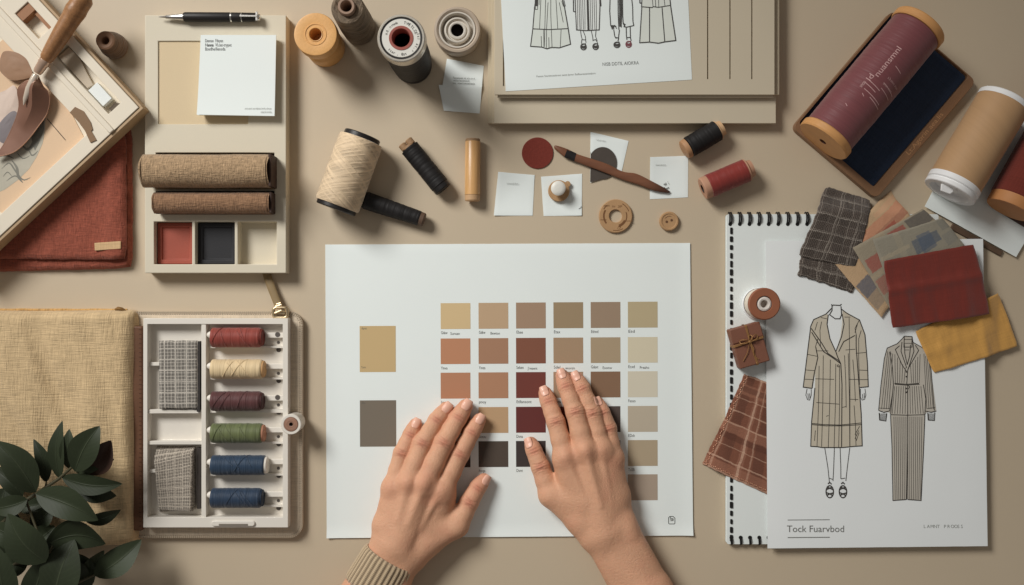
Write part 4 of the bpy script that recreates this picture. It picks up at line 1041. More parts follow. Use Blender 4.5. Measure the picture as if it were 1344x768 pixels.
def leaf(b_, t_, wd, z0, z1, bend=0, mat=LEAF, wp=.85, foldk=.18):
    wd *= 1.03
    A = Vector(b_); B = Vector(t_); d_ = B-A; L_ = d_.length; nrm = Vector((-d_.y, d_.x))/L_
    tw = rnd.uniform(-.25,.25)
    def f(u, v):
        s_ = 2*u-1
        w_ = wd/2*(math.sin(PI*min(1, v**wp))**.75)*(1-.25*v**3) if 0 < v < 1 else 0.0
        c_ = A + d_*v + nrm*(bend*L_*math.sin(PI*v))
        z = z0+(z1-z0)*v + 5*math.sin(PI*v) + abs(s_)*w_*foldk*1.5 + s_*w_*tw - 4*v**4
        q_ = c_+nrm*(s_*w_)
        z = max(z, 33)
        return (*im(q_.x, q_.y, z), z)
    mb = MB(); mb.grid(f, 8, 22); o_ = link('leaf', mb, mat, plant, ang=80); return o_
LV = [((78,628),(82,552),22,60,70,-.09),((61,633),(44,576),21,55,62,.06),((92,616),(91,563),23,62,72,-.05),
 ((98,619),(131,559),40,78,92,-.06),((47,646),(-8,578),44,70,84,.05),((81,627),(161,635),27,66,72,.08),((100,640),(153,651),27,52,46,.04),
 ((47,648),(129,683),42,88,92,-.04),((112,684),(159,669),17,56,52,.08),((36,656),(-18,668),27,70,70,-.06),((30,652),(-12,612),27,50,48,.06),
 ((60,738),(10,674),52,100,112,-.10),((96,683),(50,738),32,64,72,-.06),((66,712),(139,714),38,84,76,-.14),((124,756),(186,708),36,60,52,.05),
 ((70,790),(98,708),54,96,90,-.05),((36,800),(58,728),40,72,84,.03),((10,800),(-4,716),44,66,78,-.03),((104,758),(137,722),20,46,44,.05),
 ((58,660),(14,664),22,44,42,-.05),((30,720),(-16,690),36,54,60,.08),((36,742),(-14,740),34,48,50,.0),((84,742),(120,770),34,44,42,.0),((26,700),(-10,705),30,40,40,.0),((20,672),(4,730),34,44,44,.05),((40,690),(70,664),26,42,44,.06),((8,640),(-4,700),40,46,44,.05),((44,690),(24,748),44,48,50,.07),((70,700),(94,748),40,46,46,-.06),((30,716),(72,690),34,44,48,.08),((0,690),(40,742),46,42,44,.05),((120,770),(84,724),36,40,46,.05),((0,740),(30,700),36,44,52,.05)]
leaf((112,622),(146,578),36,66,80,.06, LEAFB); leaf((100,620),(150,603),34,64,68,-.20)
for b_, t_, wd, z0, z1, bd in LV: leaf(b_, t_, wd, z0, z1, bd)
mb = MB()
def stem(pts, r0, r1):
    n_ = len(pts); mb.tube([(*im(x,y,z), z) for x, y, z in pts], [r0+(r1-r0)*k/(n_-1) for k in range(n_)], n=8)
stem([(-60,760,20),(0,690,50),(34,657,66),(60,640,64),(78,628,64),(96,612,74),(101,604,80)], 3.2, 1.3)
stem([(-30,800,30),(20,740,52),(60,735,70),(70,715,80)], 3, 1.4); stem([(40,800,30),(88,772,44),(112,760,52),(126,754,58)], 2.4, 1.2); stem([(60,638,62),(61,633,58)], 1.4, 1); stem([(-60,820,0),(-60,760,20)], 3.4, 3.2); stem([(-60,820,0),(-30,800,30)], 3.4, 3); stem([(-60,820,0),(40,800,30)],3.4,2.4)
stem([(47,648,84),(58,640,70)], 1.4, 1.4); stem([(60,738,98),(62,730,80),(50,700,66),(34,657,66)], 1.5, 1.5); stem([(112,684,56),(90,670,58),(60,640,62)], 1.2, 1.4)
link('stem', mb, plain('green_stem', C(74,70,50), var=.15), plant)
# ================================================================== navy tray with the burgundy spool
RZ = 11
cn = [im(1040,167,RZ), im(1171,13.5,RZ), im(1283,107,RZ), im(1149,261,RZ)]   # left, top, right, bottom
cx, cy = cen(cn)
e = Vector(cn[1])-Vector(cn[0]); f = Vector(cn[2])-Vector(cn[1])
e2 = Vector(cn[2])-Vector(cn[3]); LT = (e.length+e2.length)/2; WT = (f.length+(Vector(cn[3])-Vector(cn[0])).length)/2
ang_ = math.atan2(e.y, e.x)
tr = thing('fabric_tray', 'shallow brown rimmed tray lined in navy, under the burgundy spool', 'tray', (cx,cy,0), rot=ang_)
LEA = plain('tan_leather_rim', C(126,94,68,1.1), rough=.5, var=.12, vs=40, bump=.4)
# local: +x up-right along long side, +y = up-left
mb = MB(); hx, hy = LT/2, WT/2
mb.prism(rrect(-hx,-hy,hx,hy,9,8), 0, 3.0)
link('base', mb, LEA, tr, bevel=.6)
mb = MB()
op = rrect(-hx,-hy,hx,hy,9,8); n_ = len(op)
def ring(outer, inner, z0, z1):
    n = len(outer); vs = [(*p,z0) for p in outer]+[(*p,z1) for p in outer]+[(*p,z1) for p in inner]+[(*p,z0) for p in inner]
    mb.add(vs, [(i,(i+1)%n,n+(i+1)%n,n+i) for i in range(n)]+[(n+i,n+(i+1)%n,2*n+(i+1)%n,2*n+i) for i in range(n)]+[(2*n+i,2*n+(i+1)%n,3*n+(i+1)%n,3*n+i) for i in range(n)]+[(3*n+i,3*n+(i+1)%n,(i+1)%n,i) for i in range(n)])
ip = rrect(-hx+10,-hy+12,hx-1.5,hy-3,4,8)
ring(op, ip, 3.02, RZ); link('rim', mb, LEA, tr, bevel=1.0)
mb = MB(); mb.prism(rrect(-hx+10.3,-hy+12.3,hx-1.8,hy-3.3,3.8,8), 3.05, 5.5); link('lining', mb, weave('navy_felt', C(38,50,70,1.15), period=1.7, contrast=.25, bump=.3, coord='Object'), tr, bevel=.5)
mb = MB()
text(mb, 'Lt:Agorin aea.lis', -hx*.30, -hy+4.5, 9, RZ+.15, raw=True, width=70)
link('embossed_text', mb, plain('embossed_gold', C(176,134,96,1.1), var=.1), tr)
BUR = thread('burgundy_thread', C(114,64,67,1.1), period=2.0, contrast=.14, rough=.5, bump=.22, fuzz=.15)
CAPO = wood('orange_beech', C(198,146,92,1.05), axis=1, contrast=.1, scale=40)
rt, _, L = lying('thread_spool', 'big burgundy thread spool with orange wooden flanges, in the navy tray', 'spool', (1080,186), (1208,33), 36, [
    ('thread', [(.055,30),(.06,33.6),(.3,34.2),(.7,34.2),(.94,33.6),(.945,30)], BUR),
    ('flange', [(0,5),(0,34.6),(.01,36),(.048,36),(.056,34.8),(.056,0)], CAPO), ('flange', [(.944,0),(.944,34.8),(.952,36),(.99,36),(1,34.6),(1,0)], CAPO),
    ('bore', [(.02,0),(.02,4),(0,5.1)], plain('bore_deep', C(90,52,34)))], z0=5.5)
mb = MB()
def wrap(s_, x, arc_, size, width, r=34.45):
    m2 = MB(); text(m2, s_, 0, 0, size, 0, raw=True, width=width)
    vs = []
    for a_, b_, _ in m2.v:
        t = (arc_+b_)/r; vs.append((x+a_, r*math.sin(t), 36+r*math.cos(t)))
    mb.add(vs, m2.f)
def wrapl(x0, x1, a0, a1, wd):   # line on the cylinder
    vs = []; N = 14
    for k in range(N+1):
        t = k/N; x = x0+(x1-x0)*t; a_ = (a0+(a1-a0)*t)/34.5
        for d_ in (-wd/2, wd/2): vs.append((x+d_, 34.55*math.sin(a_), 36+34.55*math.cos(a_)))
    mb.add(vs, [(2*i,2*i+1,2*i+3,2*i+2) for i in range(N)])
wrap('nuansmnl', -3, 3.5, 10.5, 46); wrap('ld', -13, 8, 10, 9); wrap('snon', -25, 11, 7, 9)
for k, (x, a0, a1) in enumerate(((-12,10,-9),(-17,12,-6),(-24,8,-22),(-10,-8,-30),(-3,-6,-32),(-28,-4,-26),(-30,6,2),(22,-4,-16),(-52,14,10))): wrapl(x, x-2, a0, a1, .8)
wrap('nasuso,b-svsr', -32, -36, 4, 0.1) if False else None
for k, (s_, a0) in enumerate((('s.b.snvo aiuor',0),('sniwn osunt',0))):
    # small print running round the spool
    m2 = MB(); text(m2, s_, 0, 0, 5, 0, raw=True, width=24 if k == 0 else 18)
    vs = []
    for a_, b_, _ in m2.v:
        t = (-6-a_)/34.5; vs.append((4-k*9+b_, 34.5*math.sin(t), 36+34.5*math.cos(t)))
    mb.add(vs, m2.f)
link('printed_text', mb, plain('pale_pink_print', C(206,166,164), var=.15), rt)

# ================================================================== right hand edge: sheet, tube, red roll
ps = paper('paper_sheet', [(1296,112),(1424,182),(1333.5,337.5),(1213.5,271)], 3.4, 'bare white paper sheet under the cardboard tube at the right edge', 'sheet', th=.8, lift=lambda u, v: 1.0*v)
mb = MB(); q = P([(1251,293.5),(1317,330),(1313.5,336.5),(1247,300)], 3); mb.prism(q, 0, 3.3)
solo('flat_bar', mb, plain('dark_walnut_bar', C(84,66,52,1.2), var=.15, vs=50), 'dark brown flat bar along the lower edge of the bare white sheet', 'bar', (*cen(q),0), bevel=.8)
KR = thread('kraft_card', C(178,142,104,1.05), period=5, contrast=.07, bump=.05, slope=.35, fuzz=.3, rough=.6, sheen=.1)
WC = plain('white_cap_card', C(226,224,218,1.15), rough=.5, var=.02)
TZ0 = 4.9
rt, _, L = lying('cardboard_tube', 'brown cardboard tube with white end caps, resting on the white sheet', 'tube', (1319,131), (1246,252), 33.5, [
    ('tube', [(.05,31),(.055,33),(.9,33),(.905,31)], KR),
    ('end_cap', [(0,0),(0,32),(.01,33.4),(.055,33.4),(.056,32)], WC),
    ('end_cap', [(.895,32.6),(.897,33.5),(.945,33.5),(.95,32.6),(.955,31),(.962,31),(.966,33),(1,33),(1.006,32),(1.006,26),(.95,25.4),(.95,0)], WC)], z0=TZ0)
mb = MB(); mb.lathe([(0,0),(11,0),(11,4),(0,4)], axis='x', c=(L/2-6, -4, 58-20), n=28)
mb.prism([(L/2-1, -6), (L/2+2,-20), (L/2+10,-16), (L/2+8,-4), (L/2+3,-2)], 50, 53); link('cap_tab', mb, WC, rt, bevel=.6)
REDF = weave('dark_red_wool', C(100,42,33,1.25), period=1.8, contrast=.2, bump=.4, crease=.5)
a_ = Vector((1321,273)); d_ = Vector((50,-88)).normalized(); p0 = a_; p1 = a_+d_*210
rt, _, L = lying('fabric_roll', 'dark red fabric roll on a tan core, cut by the right edge', 'fabric roll', tuple(p0+Vector((4,3))), tuple(p1+Vector((4,3))), 32, [
    ('fabric', [(.06,24),(.065,30),(.08,31.4),(.5,32),(1,32),(1,0)], REDF),
    ('core', [(0,0),(0,29),(.01,30),(.068,30.4)], plain('tan_core_board', C(168,116,72,1.2), rough=.6, var=.08))], z0=4.9)
mb = MB(); q = P([(1314,271),(1352,293),(1349,301),(1310.5,278)], 6); mb.prism(q, 4.9, 6.8)
solo('flat_bar', mb, plain('dark_walnut_strip', C(72,54,46,1.2), var=.1), 'short dark strip lying on the white sheet below the red fabric roll', 'bar', (*cen(q),4.9), bevel=.4)

# ================================================================== ring bound notebook
NH = 8.5
x0, y1 = im(953.5,281,NH); x1, y0 = im(1232,714.5,NH)
nb = thing('notebook', 'white ring bound notebook with black binding along top and left', 'notebook', ((x0+x1)/2,(y0+y1)/2,0))
mb = MB(); mb.prism(rrect(x0,y0,x1,y1,3), 0, 1.2); link('back_cover', mb, plain('grey_cover', C(170,166,158)), nb)
mb = MB()
for k in range(5): mb.prism(rrect(x0+.4+.3*k,y0+.4,x1-.3*k,y1-.4,3), 1.25+k*1.2, 2.35+k*1.2)
link('page_block', mb, PAPER, nb)
mb = MB(); mb.prism(rrect(x0+.2,y0+.2,x1-.2,y1-.2,3), 7.3, NH); link('top_page', mb, plain('page_white', C(216,221,219,1.06), rough=.75, var=.012, vs=12, bump=.05), nb)
BW = plain('black_wire', C(30,29,29), rough=.35, var=.1)
k = 0
for i in range(9):
    px = 958.5+12.6*i; mb = MB(); X, Y = im(px, 288, 9)
    for d_ in (-1.3, 1.3):
        pts = [(X+d_+.25*math.sin(t), Y+1.5+7.8*math.cos(t), 6.2+5.2*math.sin(t)) for t in [math.radians(-30+240*j/16) for j in range(17)]]
        mb.tube(pts, .95, n=7)
    mb.prism(circ(X, Y-6.2, 2.5, 14), NH+.02, NH+.3); link('binding_ring', mb, BW, nb)
# left comb: dark slots, every one a tooth of the binding strip
mb = MB(); py = 299
while py < 708:
    X, Y = im(959.8, py+4, NH); hgt = 7.4+1.2*math.sin(py*.7); wd = 3.6+.5*math.sin(py*1.3)
    mb = MB(); mb.prism(rrect(X-wd/2, Y-hgt/2, X+wd/2, Y+hgt/2, 1.0, 3), NH-.5, NH+1.1); link('binding_tooth', mb, BW, nb); py += 10.9
for i in range(5):
    px = 960+12.2*i; mb = MB(); X, Y = im(px, 708, 9); mb.prism(circ(X, Y+2.2, 2.6, 16), NH+.02, NH+.5)
    for d_ in (-.9,.9):
        mb.tube([(X+d_, Y+2, NH+1.2), (X+d_*.9, Y-2, NH+2.2), (X+d_*.8+.5, Y-6, NH+.8), (X+d_*.6+.8, Y-8.5, 3.2)], .8, n=7)
    link('binding_ring', mb, BW, nb)
# brown plaid swatch, tucked under the fashion sheet
def plaid(name, base, dark, light, per=34, rot=0, soft=.4, k=1.0, fine=True, thin=.05):
    g = NT(name); uv = g.coord('UV'); 
    d0 = g.math('MULTIPLY', g.math('SUBTRACT', g.noise(uv, 60, 3), .5), .0022)
    u, v, _ = g.sep(uv); u = g.math('ADD', u, d0); v = g.math('ADD', v, d0)
    a = g.stripe(u, per, .42, .1, soft); b = g.stripe(v, per, .42, .2, soft)
    l1 = g.stripe(u, per, thin, .52); l2 = g.stripe(v, per, thin, .0); l3 = g.stripe(u, per*.5, thin*1.2, .27); l4 = g.stripe(v, per*.5, thin*1.2, .35)
    n = g.noise(uv, 1100, 3, .7); n2 = g.noise(uv, 50, 3)
    cc = g.mix(g.math('MULTIPLY', g.math('ADD', a, b), .3), base, dark)
    ll = g.math('MULTIPLY', g.math('MAXIMUM', g.math('MAXIMUM', l1, l2), g.math('MULTIPLY', g.math('MAXIMUM', l3, l4), .6)), g.math('MULTIPLY_ADD', n2, 1.0, .05))
    cc = g.mix(ll, cc, light)
    cc = g.mix(g.math('MULTIPLY', n, .5), cc, sc(dark, .7))
    w_ = g.math('ADD', g.sin(u, 1.9), g.sin(v, 1.9))
    nb_ = g.bump(g.math('ADD', w_, n), .6)
    return g.out(Base_Color=cc, Roughness=.9, Normal=nb_, Sheen_Weight=.2, Specular_IOR_Level=.2)
g = NT('brown_tartan'); uv = g.coord('UV'); u, v, _ = g.sep(uv); d0 = g.math('MULTIPLY', g.math('SUBTRACT', g.noise(uv, 60, 3), .5), .0018)
u = g.math('ADD', u, d0); v = g.math('ADD', v, d0); n = g.noise(uv, 1100, 3, .7); tw = g.noise(uv, 700, 2, .6, sc=(.25,1,1))
c_ = g.mix(g.math('MULTIPLY', g.stripe(u, 27, .34, .1), .45), C(122,78,60,1.1), C(72,46,38,1.1)); c_ = g.mix(g.math('MULTIPLY', g.stripe(v, 52, .26, .35), .5), c_, C(160,112,90,1.1)); c_ = g.mix(g.math('MULTIPLY', g.stripe(u, 27, .2, .62), .55), c_, C(156,110,90,1.1)); c_ = g.mix(g.math('MULTIPLY', g.stripe(v, 64, .12, .74), .5), c_, C(78,46,36,1.1))
for s_, k_ in ((g.stripe(u, 27, .075, .62), .85), (g.stripe(v, 64, .03, .22), .7), (g.stripe(v, 64, .03, .48), .7), (g.stripe(u, 27, .05, .34), .5), (g.stripe(v, 64, .02, .94), .5)): c_ = g.mix(g.math('MULTIPLY', s_, g.math('MULTIPLY', g.math('ADD', tw, .25), k_)), c_, C(206,170,146,1.1))
c_ = g.mix(g.math('MULTIPLY', n, .4), c_, C(92,54,40))
PLB = g.out(Base_Color=c_, Roughness=.9, Normal=g.bump(g.math('ADD', n, tw), .6), Sheen_Weight=.2, Specular_IOR_Level=.2)
def zp(x, y, u, v):
    t = max(0, (x0-x)/30.0); return NH+.05 - min(8.3, 8.3*(t*t*(3-2*t) if t < 1 else 1))
sw = cloth('fabric_swatch', [(977.5,491),(1040,514),(1040,664),(923.5,611)], PLB, NH+.05, th=2.0, amp=.5, fray=.9, seed=41, nu=50, nv=50, zf=zp, label='brown tartan fabric swatch sticking out from under the fashion sheet, left side', cat='fabric swatch', group=None)
swO = ORG[sw.name]
mb = MB()
for k, t in enumerate([i/46 for i in range(46)]):
    a_ = Vector((977.5,491)).lerp(Vector((923.5,611)), t); nx_ = Vector((.90,.41))
    p = a_+nx_*(4+1.0*math.sin(k*1.7)); q_ = p+Vector((-.41,.9))*1.7
    X, Y = im(p.x,p.y,NH+3); z = zp(X,Y,0,0)+2.9; X2, Y2 = im(q_.x,q_.y,NH+3); z2 = zp(X2,Y2,0,0)+2.9
    mb.tube([(X,Y,z),(X2,Y2,z2)], .5, n=5)
for k in range(44):
    t = k/44; a_ = Vector((923.5,611)).lerp(Vector((1010,650)), t); p = a_+Vector((.41,-.9))*(4+.8*math.sin(k*2.1)); q_ = p+Vector((.9,.41))*1.5
    X, Y = im(p.x,p.y,NH+3); z = zp(X,Y,0,0)+2.9; X2, Y2 = im(q_.x,q_.y,NH+3); mb.tube([(X,Y,z),(X2,Y2,zp(X2,Y2,0,0)+2.9)], .45, n=5)
link('stitching', mb, plain('pale_stitch', C(206,156,128,1.1)), sw, o=swO)
# gift box
GB = plain('brown_wrap', C(116,76,60,1.12), rough=.55, var=.08, vs=40, bump=.3)
gx, gy = im(981.5,453,18); rot_ = math.radians(16)
gb = thing('gift_box', 'small brown wrapped box tied with bronze twine, on the notebook', 'gift box', (gx,gy,NH+.05), rot=rot_)
mb = MB(); mb.box(-20,20,-26,26,0,20); link('box', mb, GB, gb, bevel=1.6, seg=3)
mb = MB(); mb.box(-20.4,20.4,7,26.4,16.5,21.2); link('lid_flap', mb, GB, gb, bevel=1.2)
TW = plain('bronze_twine', C(150,112,72,1.15), rough=.45, metal=.35, var=.2, vs=200, bump=.3)
mb = MB()
for d_ in (-1.0, 0, 1.0):
    mb.tube([(-20.6,4+d_,2),(-20.6,4+d_,19),(-19,4.3+d_,21.6),(0,5+d_*.6,22),(19,6+d_,21.6),(20.6,6+d_,19),(20.6,6+d_,2)], .55, n=6)
    mb.tube([(2+d_,26.6,2),(2+d_,26.6,20),(1.6+d_,25,21.8),(1+d_*.6,6,22),(2+d_*.8,-8,20.8),(3+d_,-25,20.6),(3.2+d_,-26.6,19),(3.2+d_,-26.6,2)], .5, n=6)
def loop(cx, cy, ang, L_, W_, z):
    ca, sa = math.cos(ang), math.sin(ang); pts = []
    for j in range(19):
        t = 2*PI*j/18; u = L_/2*(1-math.cos(t)); w_ = W_*math.sin(t)*(.4+.6*u/L_)
        pts.append((cx+u*ca-w_*sa, cy+u*sa+w_*ca, z+3.2*math.sin(PI*u/L_)))
    return pts
for a_, l_, w_ in ((168,13,3.4),(25,12,3.6),(70,8,3)): mb.tube(loop(1,5.5,math.radians(a_),l_,w_,22.4), .6, n=6)
mb.tube([(1,5.5,23),(3.5,-4,22.4),(1,-14,21.6),(6,-20,21.3)], .5, n=6); mb.tube([(1,5.5,23),(-6,-8,22),(-14,-17,21.2)], .45, n=6)
mb.lathe([(0,-1),(2.4,-.6),(2.6,1),(0,2.2)], c=(1,5.5,22.6), n=14)
link('twine_bow', mb, TW, gb)
# standing spool with brown top
standing('thread_spool', 'small standing spool with a flat brown top and white core, above the gift box', 'spool', (1003.5,399), [
    ('base_flange', [(0,0),(20,0),(21,1),(21,4),(20,5)], WC), ('thread', [(19,5),(19.6,7),(19.4,20),(18.6,28)], plain('cream_thread', C(214,204,188,1.1), var=.05)),
    ('top_flange', [(18.6,28),(20,28.4),(20.6,30),(20.4,33),(19,34.4),(10.5,34.2),(10,33),(9.6,28)], plain('chestnut_top', C(138,86,62,1.1), var=.07, vs=40)),
    ('core', [(9.8,29),(9,32.6),(7,33.6),(5,33),(4.6,20),(0,20)], plain('chalk_core', C(206,196,188,1.1), var=.15, vs=200, bump=.6, bs=300))], z0=NH+.05, h=34)
# ================================================================== fashion sheet
FZ = NH+3.3
q = [(1005,316.5),(1290.5,313.5),(1296.5,717),(1007.5,720)]
fs_ = paper('fashion_sheet', q, FZ, 'white sheet with two coat and suit sketches, on the notebook', 'sheet', th=.7, nu=20, nv=20, mats=plain('sheet_white', C(220,226,224,1.08), rough=.75, var=.012, vs=12, bump=.05), lift=lambda u, v: -3.8*max(0, 1-abs(u-.0)/.12)*(1 if v < .3 or v > .9 else 0)*0)
fO = ORG[fs_.name]; fz = FZ+.95
LINE2 = plain('sketch_line_b', C(58,54,50), rough=.7, var=.2, vs=200, bump=0)
g = NT('tan_wash'); n = g.noise(g.coord(), 25, 4); n2 = g.noise(g.coord(), 500, 3)
TANW = g.out(Base_Color=g.mix(g.math('MULTIPLY', n2, .25), g.mix(n, C(182,173,155,1.1), C(196,188,171,1.1)), C(160,150,132)), Roughness=.8)
GRYW = plain('grey_wash_suit', C(180,174,163,1.1), var=.05, vs=30, bump=0)
mb = MB()
def T2(pts): return [im(1040+x/3.657, 390+y/3.657, fz) for x, y in pts]
def L2(pts, w=.9): mb.line(T2(pts), w, fz+.1, 1)
coat = [(188,40),(160,80),(100,108),(86,150),(72,270),(52,428),(90,437),(118,300),(112,400),(92,600),(88,716),(130,720),(240,722),(335,714),(330,560),(318,400),(312,300),(330,432),(364,428),(360,330),(350,190),(322,110),(275,82),(235,45),(240,90),(208,262),(176,170),(172,90)]
mb.poly(T2([(172,85),(160,80),(100,108),(86,150),(72,270),(52,432),(96,438),(110,360),(108,430),(92,600),(88,716),(130,720),(240,722),(335,714),(330,560),(322,432),(364,430),(360,330),(350,190),(322,110),(275,82),(240,62),(242,120),(236,180),(208,262),(182,200),(168,130)]), fz, 0)
mb.poly(T2([(240,90),(248,150),(240,200),(222,262),(208,262),(230,190),(238,130)]), fz, 3)
for p in ([(188,34),(190,44),(196,38),(228,40),(236,34)],[(190,44),(190,64),(178,84),(205,104),(228,104),(236,84),(233,44)],
    [(190,52),(160,82),(102,108),(88,140),(72,270),(52,432),(94,438)],[(233,56),(262,78),(322,110),(348,180),(360,320),(364,430),(324,434)],
    [(94,438),(104,370),(122,290),(112,240)],[(108,436),(92,600),(88,716),(120,718),(142,722),(240,722),(300,716),(335,714),(330,560),(318,400),(306,240),(306,180)],
    [(172,84),(166,130),(180,200),(208,262)],[(238,80),(248,130),(236,190),(208,262)],[(90,150),(140,220),(170,270),(222,305),(232,320)],[(92,168),(150,262),(200,296),(232,320)],[(208,262),(218,290),(232,320)],[(246,214),(222,262)],[(300,184),(246,214)],
    [(232,320),(238,420),(236,722)]): L2(p, 1.25)
for p in ([(90,606),(150,612),(230,614),(332,604)],[(94,612),(160,618),(240,618),(332,612)]): L2(p, 1.0)
for p in ([(66,350),(106,353)],[(60,394),(104,396)],[(72,275),(118,284)],[(304,270),(352,266)],[(318,350),(360,352)],[(318,396),(362,396)],[(118,258),(172,258)],[(255,254),(302,250)],[(110,392),(200,395)],[(270,395),(318,395)],[(115,506),(226,514)],[(278,490),(316,492)],[(238,530),(258,525)],[(162,572),(174,568)],
    [(120,120),(108,160)],[(140,118),(132,160),(135,240)],[(320,112),(300,150),(306,180)],[(330,160),(318,200),(318,300),(322,420)],[(312,130),(300,170)],[(110,240),(122,200),(118,220)],[(136,98),(165,104)],[(250,96),(278,96)],[(300,680),(318,640)],[(306,690),(320,650)],[(300,660),(322,620)],[(110,640),(106,690)]): L2(p, .75)
for x0_, x1_, y0_, y1_ in ((148,140,280,718),(182,172,300,720),(208,200,320,720),(226,222,330,720),(250,258,280,530),(272,276,100,716),(268,275,270,714),(128,118,330,716),(290,302,300,500),(296,305,520,712)): L2([(x0_,y0_),((x0_+x1_)/2+2,(y0_+y1_)/2),(x1_,y1_)], .75)
mb.line(T2([(220+5*math.cos(t), 330+5*math.sin(t)) for t in [2*PI*k/10 for k in range(10)]]), .9, fz+.1, 1, closed=True)
for p in ([(70,440),(64,470),(72,492),(82,494),(90,470),(90,442)],[(74,462),(76,488)],[(82,462),(84,488)],[(326,440),(326,480),(334,494),(346,490),(352,470),(348,440)],[(336,465),(338,488)],[(344,460),(346,484)]): L2(p, .7)
# legs and shoes of the first figure: region 1020,380 scale 2.133
def T3(pts): return [im(1020+x/2.133, 380+y/2.133, fz) for x, y in pts]
def L3(pts, w=.8): mb.line(T3(pts), w, fz+.1, 1)
for p in ([(133,443),(142,500),(146,540)],[(160,443),(158,500),(156,536)],[(176,443),(178,500),(178,530)],[(203,443),(196,500),(192,536)],[(146,528),(156,532)],[(178,530),(190,528)]): L3(p, .8)
for cx_, s_ in ((147,-1),(184,1)):
    for d_ in range(5):
        y_ = 544+d_*8; w_ = [5,8,10,11,8][d_]
        L3([(cx_-w_, y_), (cx_, y_+4*(1 if d_ % 2 else -1)), (cx_+w_, y_+1)], 1.5)
    L3([(cx_+11*math.cos(t)*.95, 566+17*math.sin(t)) for t in [2*PI*k/16 for k in range(17)]], 1.4)
# second figure: 1140,430 scale 3.2
def T4(pts): return [im(1140+x/3.2, 430+y/3.2, fz) for x, y in pts]
def L4(pts, w=.8): mb.line(T4(pts), w, fz+.1, 1)
mb.poly(T4([(140,46),(120,68),(78,86),(66,130),(52,240),(42,348),(86,356),(92,366),(98,500),(100,726),(160,720),(220,728),(228,560),(236,366),(244,356),(284,350),(270,240),(250,110),(220,80),(186,64),(182,40),(150,36)]), fz, 2)
for p in ([(150,36),(140,48),(120,68),(78,86),(66,130),(52,240),(42,348)],[(150,36),(182,38),(186,62),(225,84),(250,110),(262,180),(276,348)],[(42,348),(64,356),(88,350),(100,280)],[(90,100),(100,170),(104,240),(92,366)],[(92,366),(160,368),(236,366)],[(230,240),(240,300),(236,366)],[(236,350),(262,356),(284,350)],[(44,358),(46,388),(72,392),(76,360)],[(248,358),(250,388),(276,390),(278,356)],
    [(108,234),(160,238),(212,234)],[(110,238),(160,242),(214,238)],[(92,368),(98,500),(102,726),(158,722)],[(236,368),(230,520),(220,726),(164,722)],[(164,240),(164,480),(160,722)],[(140,60),(136,100),(160,170)],[(186,64),(190,100),(164,180),(160,236)],[(130,76),(112,92),(140,156),(160,186)],[(196,74),(210,96),(190,130),(164,176)],[(150,70),(152,110),(162,156)],[(176,72),(172,120),(162,156)],[(150,36),(148,82),(182,82),(182,38)]): L4(p, 1.05)
for p in ([(150,50),(182,50)],[(150,66),(182,66)],[(152,94),(170,94)],[(44,338),(88,340)],[(246,340),(280,336)],[(160,240),(172,248),(160,270)]): L4(p, .7)
for k in range(15): x = 106+k*8.4; L4([(x,374),(x+(k-7)*-.8,722)], .6)
for k in range(13): x = 104+k*10; L4([(x+(6-k)*.8,246),(x+(6-k)*-.9,362)], .6)
for k in range(5): L4([(110+k*11,112+k*14),(112+k*9,232)], .6); L4([(216-k*10,112+k*12),(212-k*8,232)], .6)
for k in range(4): L4([(80-k*0+k*7,100+k*3),(54+k*10,342)], .6); L4([(232+k*7,110+k*9),(244+k*9,342)], .6)
for k in range(6): L4([(47+k*5,360),(49+k*4.5,388)], .5); L4([(251+k*5,360),(253+k*4.5,387)], .5)
for y_ in (186,206,256,272): mb.poly([ (a_[0], a_[1]) for a_ in T4(circ(158,y_,3.5,10)) ], fz+.12, 1)
link('garment_sketch', mb, [TANW, LINE2, GRYW, plain('pale_lapel', C(196,190,176,1.1), bump=0)], fs_, o=fO)
mb = MB(); text(mb, 'Tock Fuarvbod', 1032.6, 698.4, 12.4, fz+.05, width=74.5); mb.line(P([(1033.8,682.6),(1089,682.2)],fz), .9, fz); mb.line(P([(1033.8,705.6),(1089,705.2)],fz), .9, fz); link('printed_title', mb, plain('title_ink', C(112,112,108)), fs_, o=fO)
mb = MB()
for k, chx in enumerate('LAMNT PROOSS'):
    if chx != ' ': text(mb, chx, 1212+k*4.45, 693, 6.0, fz+.05)
link('printed_text', mb, INK2, fs_, o=fO)
# ================================================================== swatches over the sheet
def zover(x, y, u, v, lo=FZ+1.0):
    # drape off the paper and notebook edges to the table
    xr, _ = im(1292,0,10); _, yt = im(0,282,8)
    z = lo
    if x > xr: t = min(1, (x-xr)/22); z = min(z, 7.0+(lo-7.0)*(1-t*t*(3-2*t)))
    if y > yt: t = min(1, (y-yt)/26); z = min(z, .2+(lo-.2)*(1-t*t*(3-2*t)))
    return z
PLD = plaid('charcoal_plaid', C(88,78,71,1.25), C(66,58,52,1.25), C(182,172,160,1.1), per=25, thin=.06)
s_ = cloth('fabric_swatch', [(1088,243),(1147,261),(1124,352),(1047,336)], PLD, FZ+3.4, th=2.2, amp=1.8, fray=.9, seed=51, nu=46, nv=50, zf=lambda x,y,u,v: zover(x,y,u,v)+2.6, label='charcoal tartan fabric swatch, leftmost of the fanned swatches', cat='fabric swatch', round_=.25)
cloth('under_fold', [(1052,333),(1126,346),(1119.5,384.5),(1047.5,361)], PLD, FZ+1.0, th=2.4, amp=1.0, fray=1.6, seed=55, nu=40, nv=24, parent=s_)
